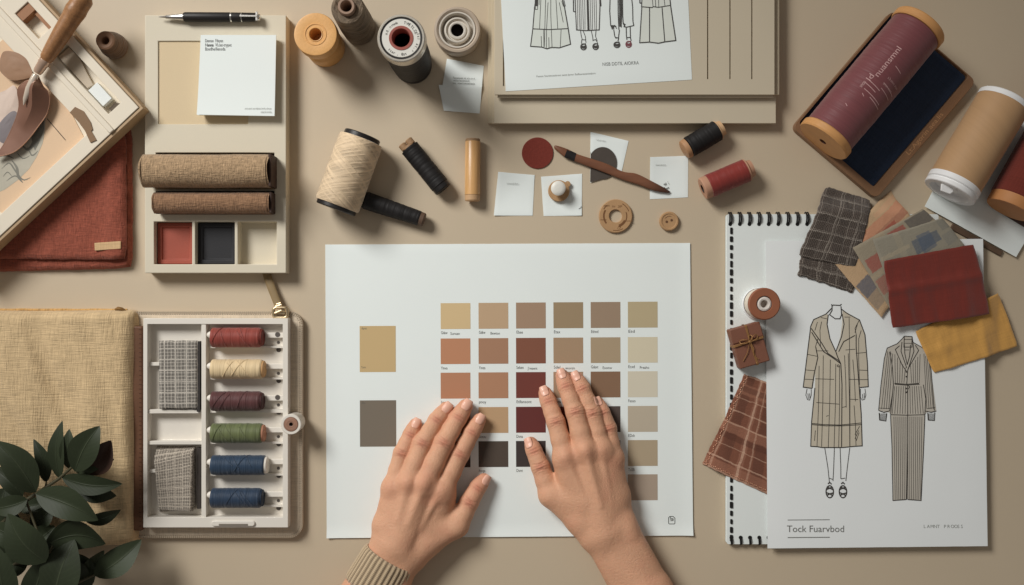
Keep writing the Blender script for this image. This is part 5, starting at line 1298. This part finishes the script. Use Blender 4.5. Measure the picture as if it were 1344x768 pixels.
def blotch(name, base, spots, k=1.3):
    g = NT(name); uv = g.coord('UV'); n = g.noise(uv, 26, 4); n2 = g.noise(uv, 300, 4, .7); n3 = g.noise(uv, 1000, 3)
    cc = g.mix(n, sc(C(*base, k), .8), sc(C(*base, k), 1.18)); cc = g.mix(g.math('MULTIPLY', n2, .5), cc, C(*spots, k))
    return g.out(Base_Color=cc, Roughness=.88, Normal=g.bump(g.math('ADD', n3, n2), .45), Specular_IOR_Level=.2)
def patchwork(name, base, rects, k=1.15):
    """printed cloth: soft coloured rectangles (in small units from the lower left corner) over a mottled ground"""
    g = NT(name); uv = g.coord('UV'); n = g.noise(uv, 30, 4); n2 = g.noise(uv, 330, 4, .7); n3 = g.noise(uv, 1000, 3)
    du = g.math('MULTIPLY', g.math('SUBTRACT', g.noise(uv, 240, 3), .5), 3.2*S)
    u, v, _ = g.sep(uv); u = g.math('ADD', u, du); v = g.math('SUBTRACT', v, du)
    c = g.mix(n, sc(C(*base, k), .86), sc(C(*base, k), 1.14))
    def edge(x, a, b):
        up = g.n('MapRange', {'interpolation_type': 'SMOOTHSTEP'}, i0=x, i1=(a-.8)*S, i2=(a+.8)*S, i3=0.0, i4=1.0).outputs[0]
        dn = g.n('MapRange', {'interpolation_type': 'SMOOTHSTEP'}, i0=x, i1=(b-.8)*S, i2=(b+.8)*S, i3=1.0, i4=0.0).outputs[0]
        return g.math('MULTIPLY', up, dn)
    for (u0, u1, v0, v1, rgb, a) in rects:
        m = g.math('MULTIPLY', edge(u, u0, u1), edge(v, v0, v1)); m = g.math('MULTIPLY', m, g.math('MULTIPLY_ADD', n2, .7, a-.35))
        c = g.mix(m, c, C(*rgb, k))
    c = g.mix(g.math('MULTIPLY', n2, .4), c, sc(C(*base, k), .72))
    return g.out(Base_Color=c, Roughness=.88, Normal=g.bump(g.math('ADD', n3, n2), .4), Specular_IOR_Level=.2)
RD, BL, GR_, TN, DG = (146,66,60), (72,84,100), (134,128,114), (190,158,126), (84,80,78)
PW1 = patchwork('peach_patchwork', (178,150,118), [(20,122,84,98,(186,120,96),.7),(36,100,62,80,RD,.85),(60,122,72,84,RD,.6),(2,26,30,52,BL,.9),(2,24,10,30,(120,112,104),.7),(30,60,20,44,(150,120,92),.6),(26,36,0,110,(160,128,98),.5),(80,124,100,108,(196,150,120),.5)])
PW2 = patchwork('grey_patchwork', (142,132,114), [(4,26,60,80,RD,.8),(2,30,28,50,RD,.6),(46,70,66,96,RD,.85),(74,104,74,100,DG,.85),(76,104,58,72,(170,140,112),.7),(30,44,4,104,(156,140,116),.6),(0,110,52,58,(164,146,120),.5),(4,40,4,22,(150,116,96),.5)])
PW3 = patchwork('grey_blue_patchwork', (136,130,116), [(44,78,52,78,BL,.75),(52,70,46,84,(62,80,104),.6),(84,104,70,100,(118,116,108),.7),(2,40,70,76,(164,150,126),.5),(26,34,0,104,(152,142,122),.5),(8,30,34,58,(150,112,98),.4),(80,100,28,60,(112,112,108),.5)])
fz2 = FZ+5.2
cloth('fabric_swatch', [(1081,329),(1176,248.5),(1222,330),(1158,416.5)], PW1, fz2, th=1.6, amp=.8, fray=.5, seed=61, nu=44, nv=48, zf=lambda x,y,u,v: zover(x,y,u,v,FZ+3.4), label='peach patchwork fabric swatch with red and blue blocks, beside the charcoal tartan', cat='fabric swatch')
cloth('fabric_swatch', [(1120,325),(1213,273.5),(1262,322),(1174,414)], PW2, fz2+2, th=1.5, amp=.6, fray=.4, seed=62, nu=44, nv=44, zf=lambda x,y,u,v: zover(x,y,u,v,FZ+5.8), label='grey green patchwork fabric swatch with red blocks, in the middle of the fan', cat='fabric swatch')
cloth('fabric_swatch', [(1146,314),(1238,286),(1267,322),(1180,412)], PW3, fz2+4, th=1.4, amp=.6, fray=.4, seed=63, nu=44, nv=44, zf=lambda x,y,u,v: zover(x,y,u,v,FZ+8.0), label='grey green fabric swatch with one blue blot, directly above the dark red swatch', cat='fabric swatch')
mb = MB()
YEL = weave('mustard_satin', C(196,148,78,1.08), period=1.5, contrast=.12, bump=.2, rough=.55, sheen=.4, slub=.3)
REDS = weave('oxblood_satin', C(106,40,31,1.2), period=1.5, contrast=.12, bump=.15, rough=.5, sheen=.5, slub=.3)
def zy(x, y, u, v): return zover(x, y, u, v) + 2.4*math.exp(-((u-.72+.1*v)/.05)**2)*v + 2.0*math.exp(-((u-.2)/.06)**2)*v + 1.6*math.exp(-((v-.55)/.12)**2)*(1-u)
cloth('fabric_swatch', [(1201,434.5),(1313.5,384),(1339.5,455),(1226,490)], YEL, FZ+1, th=1.8, amp=1.8, wl=30, fray=.25, seed=71, nu=60, nv=44, zf=zy, label='mustard yellow fabric swatch, lowest of the fan', cat='fabric swatch', round_=.1)
def zr(x, y, u, v): return FZ+11.5 + 2.0*math.sin(9*u+2.2*v)*v*v + 1.6*math.exp(-((u-.86+.1*v)/.05)**2)*v + 2.2*math.exp(-((u-.12-.1*v)/.05)**2)*v - 4*max(0, v-.4)*(1 if u < .5 else .6) + 2.6*math.exp(-((u-.33-.08*v)/.05)**2)*max(0, v-.3) + 2.2*math.exp(-((u-.62)/.06)**2)*max(0, v-.5)*1.4 + 2.4*math.exp(-((v-.45)/.07)**2)
cloth('fabric_swatch', [(1158.5,342.5),(1277,320.5),(1300.5,412.5),(1171,431)], REDS, FZ+9, th=1.8, amp=1.8, wl=34, fray=.25, seed=72, nu=60, nv=50, zf=zr, label='dark red satin fabric swatch lying on top of the fan', cat='fabric swatch', round_=.08)
# ================================================================== hands (one continuous surface each)
def surface(D, org, h):
    """surface nets of a distance grid"""
    nx, ny, nz_ = D.shape; ins = D < 0
    c = [ins[i:nx-1+i, j:ny-1+j, k:nz_-1+k] for i in (0,1) for j in (0,1) for k in (0,1)]
    cnt = sum(a.astype(np.int8) for a in c); act = (cnt > 0) & (cnt < 8)
    I = np.argwhere(act); idx = -np.ones(act.shape, int); idx[act] = np.arange(len(I))
    acc = np.zeros((len(I), 3)); num = np.zeros(len(I))
    for a in range(3):
        for o1 in (0,1):
            for o2 in (0,1):
                o = [0,0,0]; oth = [b for b in range(3) if b != a]; o[oth[0]] = o1; o[oth[1]] = o2
                p = I+o; q = p.copy(); q[:,a] += 1
                d0 = D[p[:,0],p[:,1],p[:,2]]; d1 = D[q[:,0],q[:,1],q[:,2]]; m = (d0 < 0) != (d1 < 0)
                t = np.where(m, d0/np.where(m, d0-d1, 1), 0)
                pt = np.array(o, float)[None,:].repeat(len(I),0); pt[:,a] += t
                acc[m] += pt[m]; num[m] += 1
    V = (I+acc/num[:,None])*h+org
    F = []
    for a in range(3):
        b, c_ = (a+1)%3, (a+2)%3
        sl0 = [slice(None)]*3; sl1 = [slice(None)]*3; sl0[a] = slice(0,-1); sl1[a] = slice(1,None)
        s0 = ins[tuple(sl0)]; s1 = ins[tuple(sl1)]
        E = np.argwhere(s0 != s1); E = E[(E[:,b] > 0) & (E[:,c_] > 0) & (E[:,b] < ins.shape[b]-1) & (E[:,c_] < ins.shape[c_]-1)]
        def g_(db, dc):
            e = E.copy(); e[:,b] += db; e[:,c_] += dc; return idx[e[:,0],e[:,1],e[:,2]]
        Q = np.stack([g_(-1,-1), g_(0,-1), g_(0,0), g_(-1,0)], 1)
        fl = ~s0[E[:,0],E[:,1],E[:,2]]
        Q[fl] = Q[fl][:, ::-1]
        F.append(Q)
    F = np.concatenate(F); F = F[(F >= 0).all(1)]
    return V, F
class Field:
    def __init__(self, lo, hi, h):
        self.lo = np.array(lo, float); self.h = h
        n = np.ceil((np.array(hi)-self.lo)/h).astype(int)+1
        self.D = np.full(n, 60.0)
        self.ax = [self.lo[i]+h*np.arange(n[i]) for i in range(3)]
    def box(self, lo, hi):
        return tuple(slice(max(0, int((lo[i]-self.lo[i])/self.h)), max(1, int((hi[i]-self.lo[i])/self.h)+2)) for i in range(3))
    @staticmethod
    def cap(X, Y, Z, a, b, ra, rb, fz=1.0):
        ab = b-a; L = max(1e-9, ab @ ab)
        px, py, pz = X-a[0], Y-a[1], Z-a[2]
        t = np.clip((px*ab[0]+py*ab[1]+pz*ab[2])/L, 0, 1)
        t2 = t*t*(3-2*t)*.4+t*.6
        return np.sqrt((px-t*ab[0])**2+(py-t*ab[1])**2+((pz-t*ab[2])*fz)**2)-(ra+(rb-ra)*t2)
    def add(self, a, b, ra, rb, k, fz=1.0, target=None):
        D = self.D if target is None else target
        a = np.array(a, float); b = np.array(b, float); r = max(ra, rb)+k+6
        s = self.box(np.minimum(a,b)-r, np.maximum(a,b)+r)
        X, Y, Z = np.meshgrid(self.ax[0][s[0]], self.ax[1][s[1]], self.ax[2][s[2]], indexing='ij', sparse=True)
        d = self.cap(X, Y, Z, a, b, ra, rb, fz)
        o = D[s]; hh = np.maximum(k-np.abs(o-d), 0)/k
        D[s] = np.minimum(o, d)-hh*hh*k*.25
    def sample(self, p, D=None):
        D = self.D if D is None else D
        q = (np.asarray(p)-self.lo)/self.h; i = np.clip(np.floor(q).astype(int), 0, np.array(D.shape)-2); f = q-i
        r = 0
        for dx in (0,1):
            for dy in (0,1):
                for dz in (0,1):
                    w_ = (f[...,0] if dx else 1-f[...,0])*(f[...,1] if dy else 1-f[...,1])*(f[...,2] if dz else 1-f[...,2])
                    r = r+w_*D[i[...,0]+dx, i[...,1]+dy, i[...,2]+dz]
        return r
def skin():
    g = NT('skin'); v = g.coord()
    bl = g.n('Attribute', {'attribute_name': 'blush'}).outputs['Fac']
    pale = g.n('Attribute', {'attribute_name': 'crease'}).outputs['Fac']
    n1 = g.noise(v, 55, 4); n2 = g.noise(v, 420, 4, .6); n3 = g.noise(v, 1500, 2, .6)
    base = C(211,163,131)
    c = g.mix(n1, sc(base,.84), sc(base,1.14)); c = g.mix(g.math('MULTIPLY', n2, .28), c, C(192,128,100)); n4 = g.n('MapRange', None, i0=g.noise(v, 38, 3), i1=.5, i2=.68).outputs[0]; c = g.mix(g.math('MULTIPLY', n4, .22), c, C(200,130,106))
    c = g.mix(g.math('MULTIPLY', bl, .75), c, C(200,128,104)); c = g.mix(g.math('MULTIPLY', pale, .6), c, C(150,92,70))
    vor = g.n('TexVoronoi', {'feature': 'DISTANCE_TO_EDGE'}, Vector=v, Scale=620.0).outputs[0]
    vo = g.n('MapRange', None, i0=vor, i1=0.0, i2=.12, i3=0.0, i4=1.0).outputs[0]
    nb = g.bump(g.math('ADD', g.math('MULTIPLY', vo, .35), n3), .42); nb = g.bump(n2, .65, normal=nb)
    return g.out(Base_Color=c, Roughness=g.math('MULTIPLY_ADD', n2, .3, .34), Normal=nb, Subsurface_Weight=.05, Subsurface_Radius=(.006,.0022,.0012), Subsurface_Scale=.6, Specular_IOR_Level=.38)
SKIN = skin()
NAIL = plain('fingernail', C(222,172,150), rough=.36, var=.04, vs=60, bump=.02, spec=.35, coat=.05)
def build_hand(label, fingers, thumb, palm, arm, extra, bbox, group):
    """fingers: list of joint chains [(px,py,z,r) x4] MCP,PIP,DIP,TIP in photo units"""
    J = lambda p: np.array([*im(p[0], p[1], p[2]), p[2]])
    lo = (*im(bbox[0], bbox[3], 10), 0.2); hi = (*im(bbox[2], bbox[1], 10), 74)
    F = Field(np.minimum(lo, hi), np.maximum(lo, hi), 1.0)
    # digits first, kept apart
    chains = []
    for ch_ in fingers+[thumb]:
        pts = [J(p) for p in ch_]; rs_ = [p[3] for p in ch_]; chains.append((pts, rs_))
        tmp = np.full(F.D.shape, 60.0)
        for i in range(len(pts)-1):
            m_ = (pts[i]+pts[i+1])/2; rm_ = (rs_[i]+rs_[i+1])/2*(.965 if i < 2 else 1.0)
            F.add(pts[i], m_, rs_[i], rm_, 3.0, 1.06, tmp); F.add(m_, pts[i+1], rm_, rs_[i+1], 3.0, 1.06, tmp)
        if ch_ is not thumb or True:
            k = 1.6; hh = np.maximum(k-np.abs(F.D-tmp), 0)/k; F.D = np.minimum(F.D, tmp)-hh*hh*k*.25
    pal = np.full(F.D.shape, 60.0)
    for a_, b_, k_, f_ in palm: F.add(J(a_), J(b_), a_[3], b_[3], k_, f_, pal)
    for a_, b_, k_, f_ in arm: F.add(J(a_), J(b_), a_[3], b_[3], k_, f_, pal)
    k = 7.0; hh = np.maximum(k-np.abs(F.D-pal), 0)/k; F.D = np.minimum(F.D, pal)-hh*hh*k*.25
    for a_, b_, k_ in extra: F.add(J(a_), J(b_), a_[3], b_[3], k_)
    V, Q = surface(F.D, F.lo, F.h)
    # relax a little
    nbr = np.concatenate([Q[:,[0,1]],Q[:,[1,2]],Q[:,[2,3]],Q[:,[3,0]]])
    def relax(V, lam):
        s_ = np.zeros_like(V); c_ = np.zeros(len(V))
        np.add.at(s_, nbr[:,0], V[nbr[:,1]]); np.add.at(s_, nbr[:,1], V[nbr[:,0]]); np.add.at(c_, nbr[:,0], 1); np.add.at(c_, nbr[:,1], 1)
        return V+lam*(s_/np.maximum(c_,1)[:,None]-V)
    for _ in range(3): V = relax(V, .5); V = relax(V, -.51)
    # normals from the field
    e_ = 1.2; gr = np.stack([F.sample(np.clip(V+np.eye(3)[i]*e_, F.lo, None))-F.sample(np.clip(V-np.eye(3)[i]*e_, F.lo, None)) for i in range(3)], 1)
    N = gr/np.maximum(1e-6, np.linalg.norm(gr, axis=1))[:,None]
    blush = np.zeros(len(V)); crease = np.zeros(len(V)); disp = np.zeros(len(V))
    rng = np.random.default_rng(5)
    for ci, (pts, rs_) in enumerate(chains):
        isth = ci == len(chains)-1
        up = np.array([0,0,1.0])
        for ji in ((1,2) if not isth else (1,2)):
            p = pts[ji]; ax_ = pts[min(ji+1,len(pts)-1)]-pts[ji-1]; ax_ /= np.linalg.norm(ax_)
            d_ = V-p; s_ = d_ @ ax_; r_ = np.linalg.norm(d_-s_[:,None]*ax_, axis=1)
            near = (r_ < rs_[ji]*1.5) & (np.abs(s_) < 14)
            side = np.cross(ax_, up); side /= np.linalg.norm(side); w_ = d_ @ side
            dors = np.clip(N @ up, 0, 1)**1.0
            amp = (1.25 if ji == 1 else .8)*(1.25 if isth else 1)
            for oo in ((-4.2,-1.6,1.2,4.0) if ji == 1 else (-1.8,1.4)):
                cur = oo+.9*np.sin(w_*.32+oo)*.5+(.028 if oo > 0 else -.028)*w_**2*.5
                gg = np.exp(-((s_-cur)/.85)**2)*np.exp(-(w_/(rs_[ji]*.72))**2)*dors*near
                disp -= amp*gg*.8; crease += gg*.75
            bump_ = np.exp(-(s_/5.5)**2)*np.exp(-(w_/(rs_[ji]*.7))**2)*dors*near
            disp += bump_*(.7 if ji == 1 else .2); blush += .95*bump_
        # finger tip warm tone
        t_ = V-pts[-1]; blush += .8*np.exp(-(np.linalg.norm(t_, axis=1)/11)**2)
        if not isth:
            t_ = V-pts[0]; blush += .55*np.exp(-(np.linalg.norm(t_-np.array([0,0,8]), axis=1)/11)**2)*np.clip(N[:,2],0,1)
    # side of the palm and wrist slightly warmer
    V = V+N*disp[:,None]
    V[:,2] = np.maximum(V[:,2], .95 if True else 0)
    o = J((sum(bbox[::2])/2, bbox[3]-200, 0)); o[2] = .95
    mb = MB(); mb.v = [tuple(p) for p in V]; mb.f = [list(map(int, q)) for q in Q]; mb.m = [0]*len(Q); mb.uv = [[(0,0)]*4]*len(Q)
    ob = solo('hand', mb, SKIN, label, 'hand', tuple(o), group, ang=180)
    me = ob.data
    for nm, arr in (('blush', np.clip(blush,0,1)), ('crease', np.clip(crease,0,1))):
        at = me.attributes.new(nm, 'FLOAT', 'POINT'); at.data.foreach_set('value', arr.astype(np.float32))
    # nails
    for ci, (pts, rs_) in enumerate(chains):
        tip, dip = pts[-1], pts[-2]; r = rs_[-1]; ax_ = (tip-dip); ax_ /= np.linalg.norm(ax_)
        n0 = NAILDIR.get((label[:5], ci), np.array([0,0,1.0])); n_ = n0-ax_*(n0@ax_); n_ /= np.linalg.norm(n_); sd = np.cross(ax_, n_)
        hw = r*.62; l0, l1 = -r*.62, r*.95
        nu, nv = 10, 14; vs = []; ok = True
        for j in range(nv+1):
            for i in range(nu+1):
                a_ = i/nu*2-1; t = j/nv
                wv = hw*(.80+.2*min(1, t*3))*(1.0 if t < .72 else math.sqrt(max(.12, 1-((t-.72)/.42)**2)))
                if t < .22: wv *= math.sqrt(max(0.25, 1-((.22-t)/.30)**2))
                base_ = tip+ax_*(l0+(l1-l0)*t)+sd*(a_*wv)
                # march down to the skin
                h_ = 16.0
                for _ in range(60):
                    dd = float(F.sample(base_+n_*h_))
                    if dd < .05: break
                    h_ -= max(.12, dd*.8)
                    if h_ < -2: break
                flatl = math.sqrt(max(0.0, (r*1.02)**2-(a_*wv)**2))  # keeps the free edge from diving over the tip
                h_ = max(h_, flatl*.96-r*.14*max(0, t-.6)*2.5-.2*0)
                lift = .25+.18*(1-abs(a_))+.25*t
                p = base_+n_*(h_+lift-(.35 if abs(a_) > .99 or t < .01 else 0)); vs.append(tuple(p))
        mb = MB(); mb.v = list(vs)
        for j in range(nv):
            for i in range(nu):
                q_ = [j*(nu+1)+i, j*(nu+1)+i+1, (j+1)*(nu+1)+i+1, (j+1)*(nu+1)+i]; mb.f.append(q_); mb.m.append(0); mb.uv.append([(0,0)]*4)
        nm_ = link('fingernail', mb, NAIL, ob, o=tuple(o), ang=180)
        s_ = nm_.modifiers.new('thickness', 'SOLIDIFY'); s_.thickness = .7*S; s_.offset = 0
    return ob, F, o
NAILDIR = {('left ',4): np.array([.62,.25,.75]), ('right',4): np.array([-.42,.1,.9])}
# left hand, thumb to the right
fingers = [
 [(516,641,23,13.2),(528,595,18,11.6),(539,571,13,10.2),(545.5,557.5,9.2,8.6)],
 [(535,634,30,13.8),(555,582,23,12.4),(573,552,14,11),(585.5,536.5,9.8,9.2)],
 [(557,635,32,14.2),(583,581,25,12.6),(601,549,15,11.4),(611,533.5,10.2,9.6)],
 [(580,645,25.5,13.8),(604,596,20,12),(619,568,13.5,10.6),(629,551.5,9.6,8.8)]]
thumb = [(600,690,19,14.2),(616,659,15,12.2),(627,640,12,10.8),(635,629.5,9.6,8.4)]
palm = [((516,641,22,14),(506,690,22,15.5),10,1),((506,690,22,15.5),(506,718,24,18),10,1.1),((535,636,27,14.5),(517,712,31,19),10,1.1),((556,638,29,15),(526,718,31,20),10,1.1),((580,647,22,15),(540,730,20,17.5),10,1.1),
 ((516,641,23,13),(535,634,25,13.5),8,1),((535,634,25,13.5),(557,635,27,14),8,1),((557,635,27,14),(581,645,26,14),8,1),
 ((583,652,19,14),(580,684,15,13.5),10,1),((560,712,21,17),(600,690,19,14),10,1),((545,728,22,17),(560,712,21,17),10,1),((556,690,18,17),(590,688,15.5,14),10,1)]
arm = [((507,716,25,18.5),(470,778,29,21),10,1.05),((520,724,26,19),(490,778,31,22),10,1.05),((534,732,25,18.5),(512,778,29,21),10,1.05),
 ((470,778,29,21),(342,983,36,30),10,1),((490,778,31,22),(362,985,38,32),10,1),((512,778,29,21),(386,985,36,30),10,1)]
extra = [((535,634,38.5,2.2),(522,684,42,.6),8),((557,635,41.6,2.4),(536,688,43.5,.6),8),((579,645,36,2.2),(552,692,36,.6),8),
 ((557,634,40,7.5),(557.5,632,40,7.5),6),((580,644,33,7),(580.5,643,33,7),6),((535,633,38,6.8),(535.2,632,38,6.8),6),((516,640,30,6),(516.2,639,30,6),6)]
lh, LF_, lo_ = build_hand('left hand with a ribbed knit cuff, palm down on the colour chart', fingers, thumb, palm, arm, extra, (300,500,670,1010), None)
# knitted cuff round the left wrist
KN = NT('beige_rib_knit'); v = KN.coord(); uv = KN.coord('UV'); u_, v_, _ = KN.sep(uv)
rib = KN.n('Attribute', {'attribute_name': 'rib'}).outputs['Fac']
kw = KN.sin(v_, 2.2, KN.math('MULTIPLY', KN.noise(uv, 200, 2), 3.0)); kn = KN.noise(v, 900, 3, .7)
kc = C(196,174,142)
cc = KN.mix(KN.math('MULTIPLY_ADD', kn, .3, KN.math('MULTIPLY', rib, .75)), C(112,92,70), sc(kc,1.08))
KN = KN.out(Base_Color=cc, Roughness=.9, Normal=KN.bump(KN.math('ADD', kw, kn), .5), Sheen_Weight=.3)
A = Vector((*im(513,732,28), 28)); B = Vector((*im(474,800,33), 33)); d_ = (B-A).normalized(); sd = d_.cross(Vector((0,0,1))).normalized(); up = sd.cross(d_)
mb = MB(); NU, NV = 34*10, 16; L_ = 50; ribv = []
def cuff(u, v):
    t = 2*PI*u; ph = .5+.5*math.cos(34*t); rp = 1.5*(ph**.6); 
    r1 = 36+2.0*v+rp*(1 if True else 0); r2 = 25.5+1.0*v+rp
    e_ = -2.0*(1-min(1, v*7))**2 - 2.0*(1-min(1, (1-v)*9))**2
    c_ = A+d_*(L_*v); zc = 26.6+2*v
    p = c_+sd*((r1+e_)*math.cos(t)); z = zc+(r2+e_)*math.sin(t)
    z = max(z, 1.0+.3*ph)
    return (p.x, p.y, z)
mb.grid(cuff, NU, NV, uvf=lambda u, v: (u*210*S, v*L_*S)); mb.grid(lambda u, v: tuple(Vector(cuff(1-u, v))*0.999+Vector((0,0,0))) , 2, 1) if False else None
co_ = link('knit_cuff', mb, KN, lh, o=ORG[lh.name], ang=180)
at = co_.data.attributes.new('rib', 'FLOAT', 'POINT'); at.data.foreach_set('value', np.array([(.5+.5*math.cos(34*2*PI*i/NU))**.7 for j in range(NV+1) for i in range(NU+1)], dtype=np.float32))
s_ = co_.modifiers.new('thickness', 'SOLIDIFY'); s_.thickness = 2.0*S; s_.offset = -1
# right hand, bare wrist
fingers = [
 [(742,600,30,13.8),(729.5,554,22,11.9),(720,528,13.5,10.4),(715.5,516,9.6,8.8)],
 [(768,592,33,14.2),(755,541,25,12.2),(743,508,14.5,10.8),(738,493.5,9.8,8.9)],
 [(789,591,24.5,13.6),(777,542,19.5,11.8),(764.5,510,14,10.3),(757,496,9.4,8.5)],
 [(804,602,17,13),(798,562,14,11),(791,542,12.5,9.6),(785.5,529,8.8,7.8)]]
thumb = [(722,650,19,14),(709,612,15,12),(701,592,12,10.4),(697,582,9.6,8.6)]
palm = [((804,602,17,13),(811,650,17,14.5),10,1),((811,650,17,14.5),(817,694,20,17.5),10,1.1),((789,593,24,14.5),(806,690,26,18.5),10,1.1),((768,594,30,15),(795,698,32,20),10,1.1),((742,602,28,15),(782,704,27,18),10,1.1),
 ((804,602,18,13),(789,591,24,13.5),8,1),((789,591,25,13.5),(768,592,27,14),8,1),((768,592,27,14),(742,601,26,14),8,1),
 ((743,606,22,14),(746,648,19,15),10,1),((762,684,21,17),(722,650,19,14),10,1),((777,702,22,17),(762,684,21,17),10,1),((764,660,22,18),(732,650,19,14),10,1)]
arm = [((817,692,26,19),(860,774,28,21),10,1.05),((800,700,26,20),(845,778,31,22),10,1.05),((783,704,25,18),(829,782,28,21),10,1.05),
 ((860,774,28,21),(986,985,36,30),10,1),((845,778,31,22),(966,992,38,32),10,1),((829,782,28,21),(948,996,36,30),10,1)]
extra = [((742,600,39.3,2.3),(770,660,41,.8),7),((768,592,43,2.8),(788,664,45.5,1.0),7),((789,591,35.5,2.2),(801,660,38,.8),7),
 ((768,591,40.5,7.5),(768,590,40.5,7.5),6),((742,599,37.5,7),(742,598,37.5,7),6),((789,590,32,6.8),(789,589,32,6.8),6),((804,601,24.5,6),(804,600,24.5,6),6),((824,697,34,9),(826,701,34,9),8)]
rh, RF_, ro_ = build_hand('right hand with a bare wrist, palm down over the chart swatches', fingers, thumb, palm, arm, extra, (670,460,1030,1020), None)
# ------------------------------------------------------------------ repeats share a group
GR = {'thread_spool': 'spools of thread', 'thread_tube': 'black thread tubes', 'paper_chip': 'small paper chips on the table', 'mounting_board': 'boards stacked under the sketch sheet',
      'fabric_swatch': 'loose fabric swatches', 'swatch_stack': 'fabric stacks in the organiser', 'flat_bar': 'dark flat bars', 'petal': 'petals on the peach card', 'colour_block': 'colour blocks in the sample tray',
      'hand': 'hands on the colour chart', 'fabric_roll': None}
for ob_ in scene.objects:
    if ob_.parent is None and 'label' in ob_:
        k_ = ob_.name.split('.')[0]
        if GR.get(k_): ob_['group'] = GR[k_]

# small pieces hang from the part they belong to
HANG = {'latch_slot': 'latch', 'spine_stitching': 'spine', 'stitching': 'case_cover', 'zip_teeth': 'case_cover', 'buckle': 'strap', 'label_text': 'label_ring', 'strand': 'thread', 'core_knob': 'core',
        'clip_ring': 'clip', 'engraving': 'ring', 'thread_hole': 'disc', 'embossed_text': 'rim', 'footer_text': 'page_block', 'zip_stop': 'piping', 'cap_tab': 'end_cap', 'latch': 'moulded_tray'}
base_ = lambda o_: o_.name.split('.')[0]
for ob_ in list(scene.objects):
    k_ = base_(ob_); p_ = ob_.parent
    if p_ and p_.parent is None and k_ in HANG and k_ != 'latch':
        t_ = [c_ for c_ in p_.children if base_(c_) == HANG[k_]]
        if t_: ob_.parent = t_[-1]
for ob_ in list(scene.objects):
    if base_(ob_) == 'peg_hole':
        t_ = [c_ for c_ in ob_.parent.children if base_(c_) == 'spool_holder']
        n_ = [c_ for c_ in ob_.parent.children if base_(c_) == 'peg_hole']
        i_ = len([1 for c_ in scene.objects if base_(c_) == 'peg_hole' and c_.parent and base_(c_.parent) == 'spool_holder'])
        ob_.parent = t_[min(i_, len(t_)-1)]
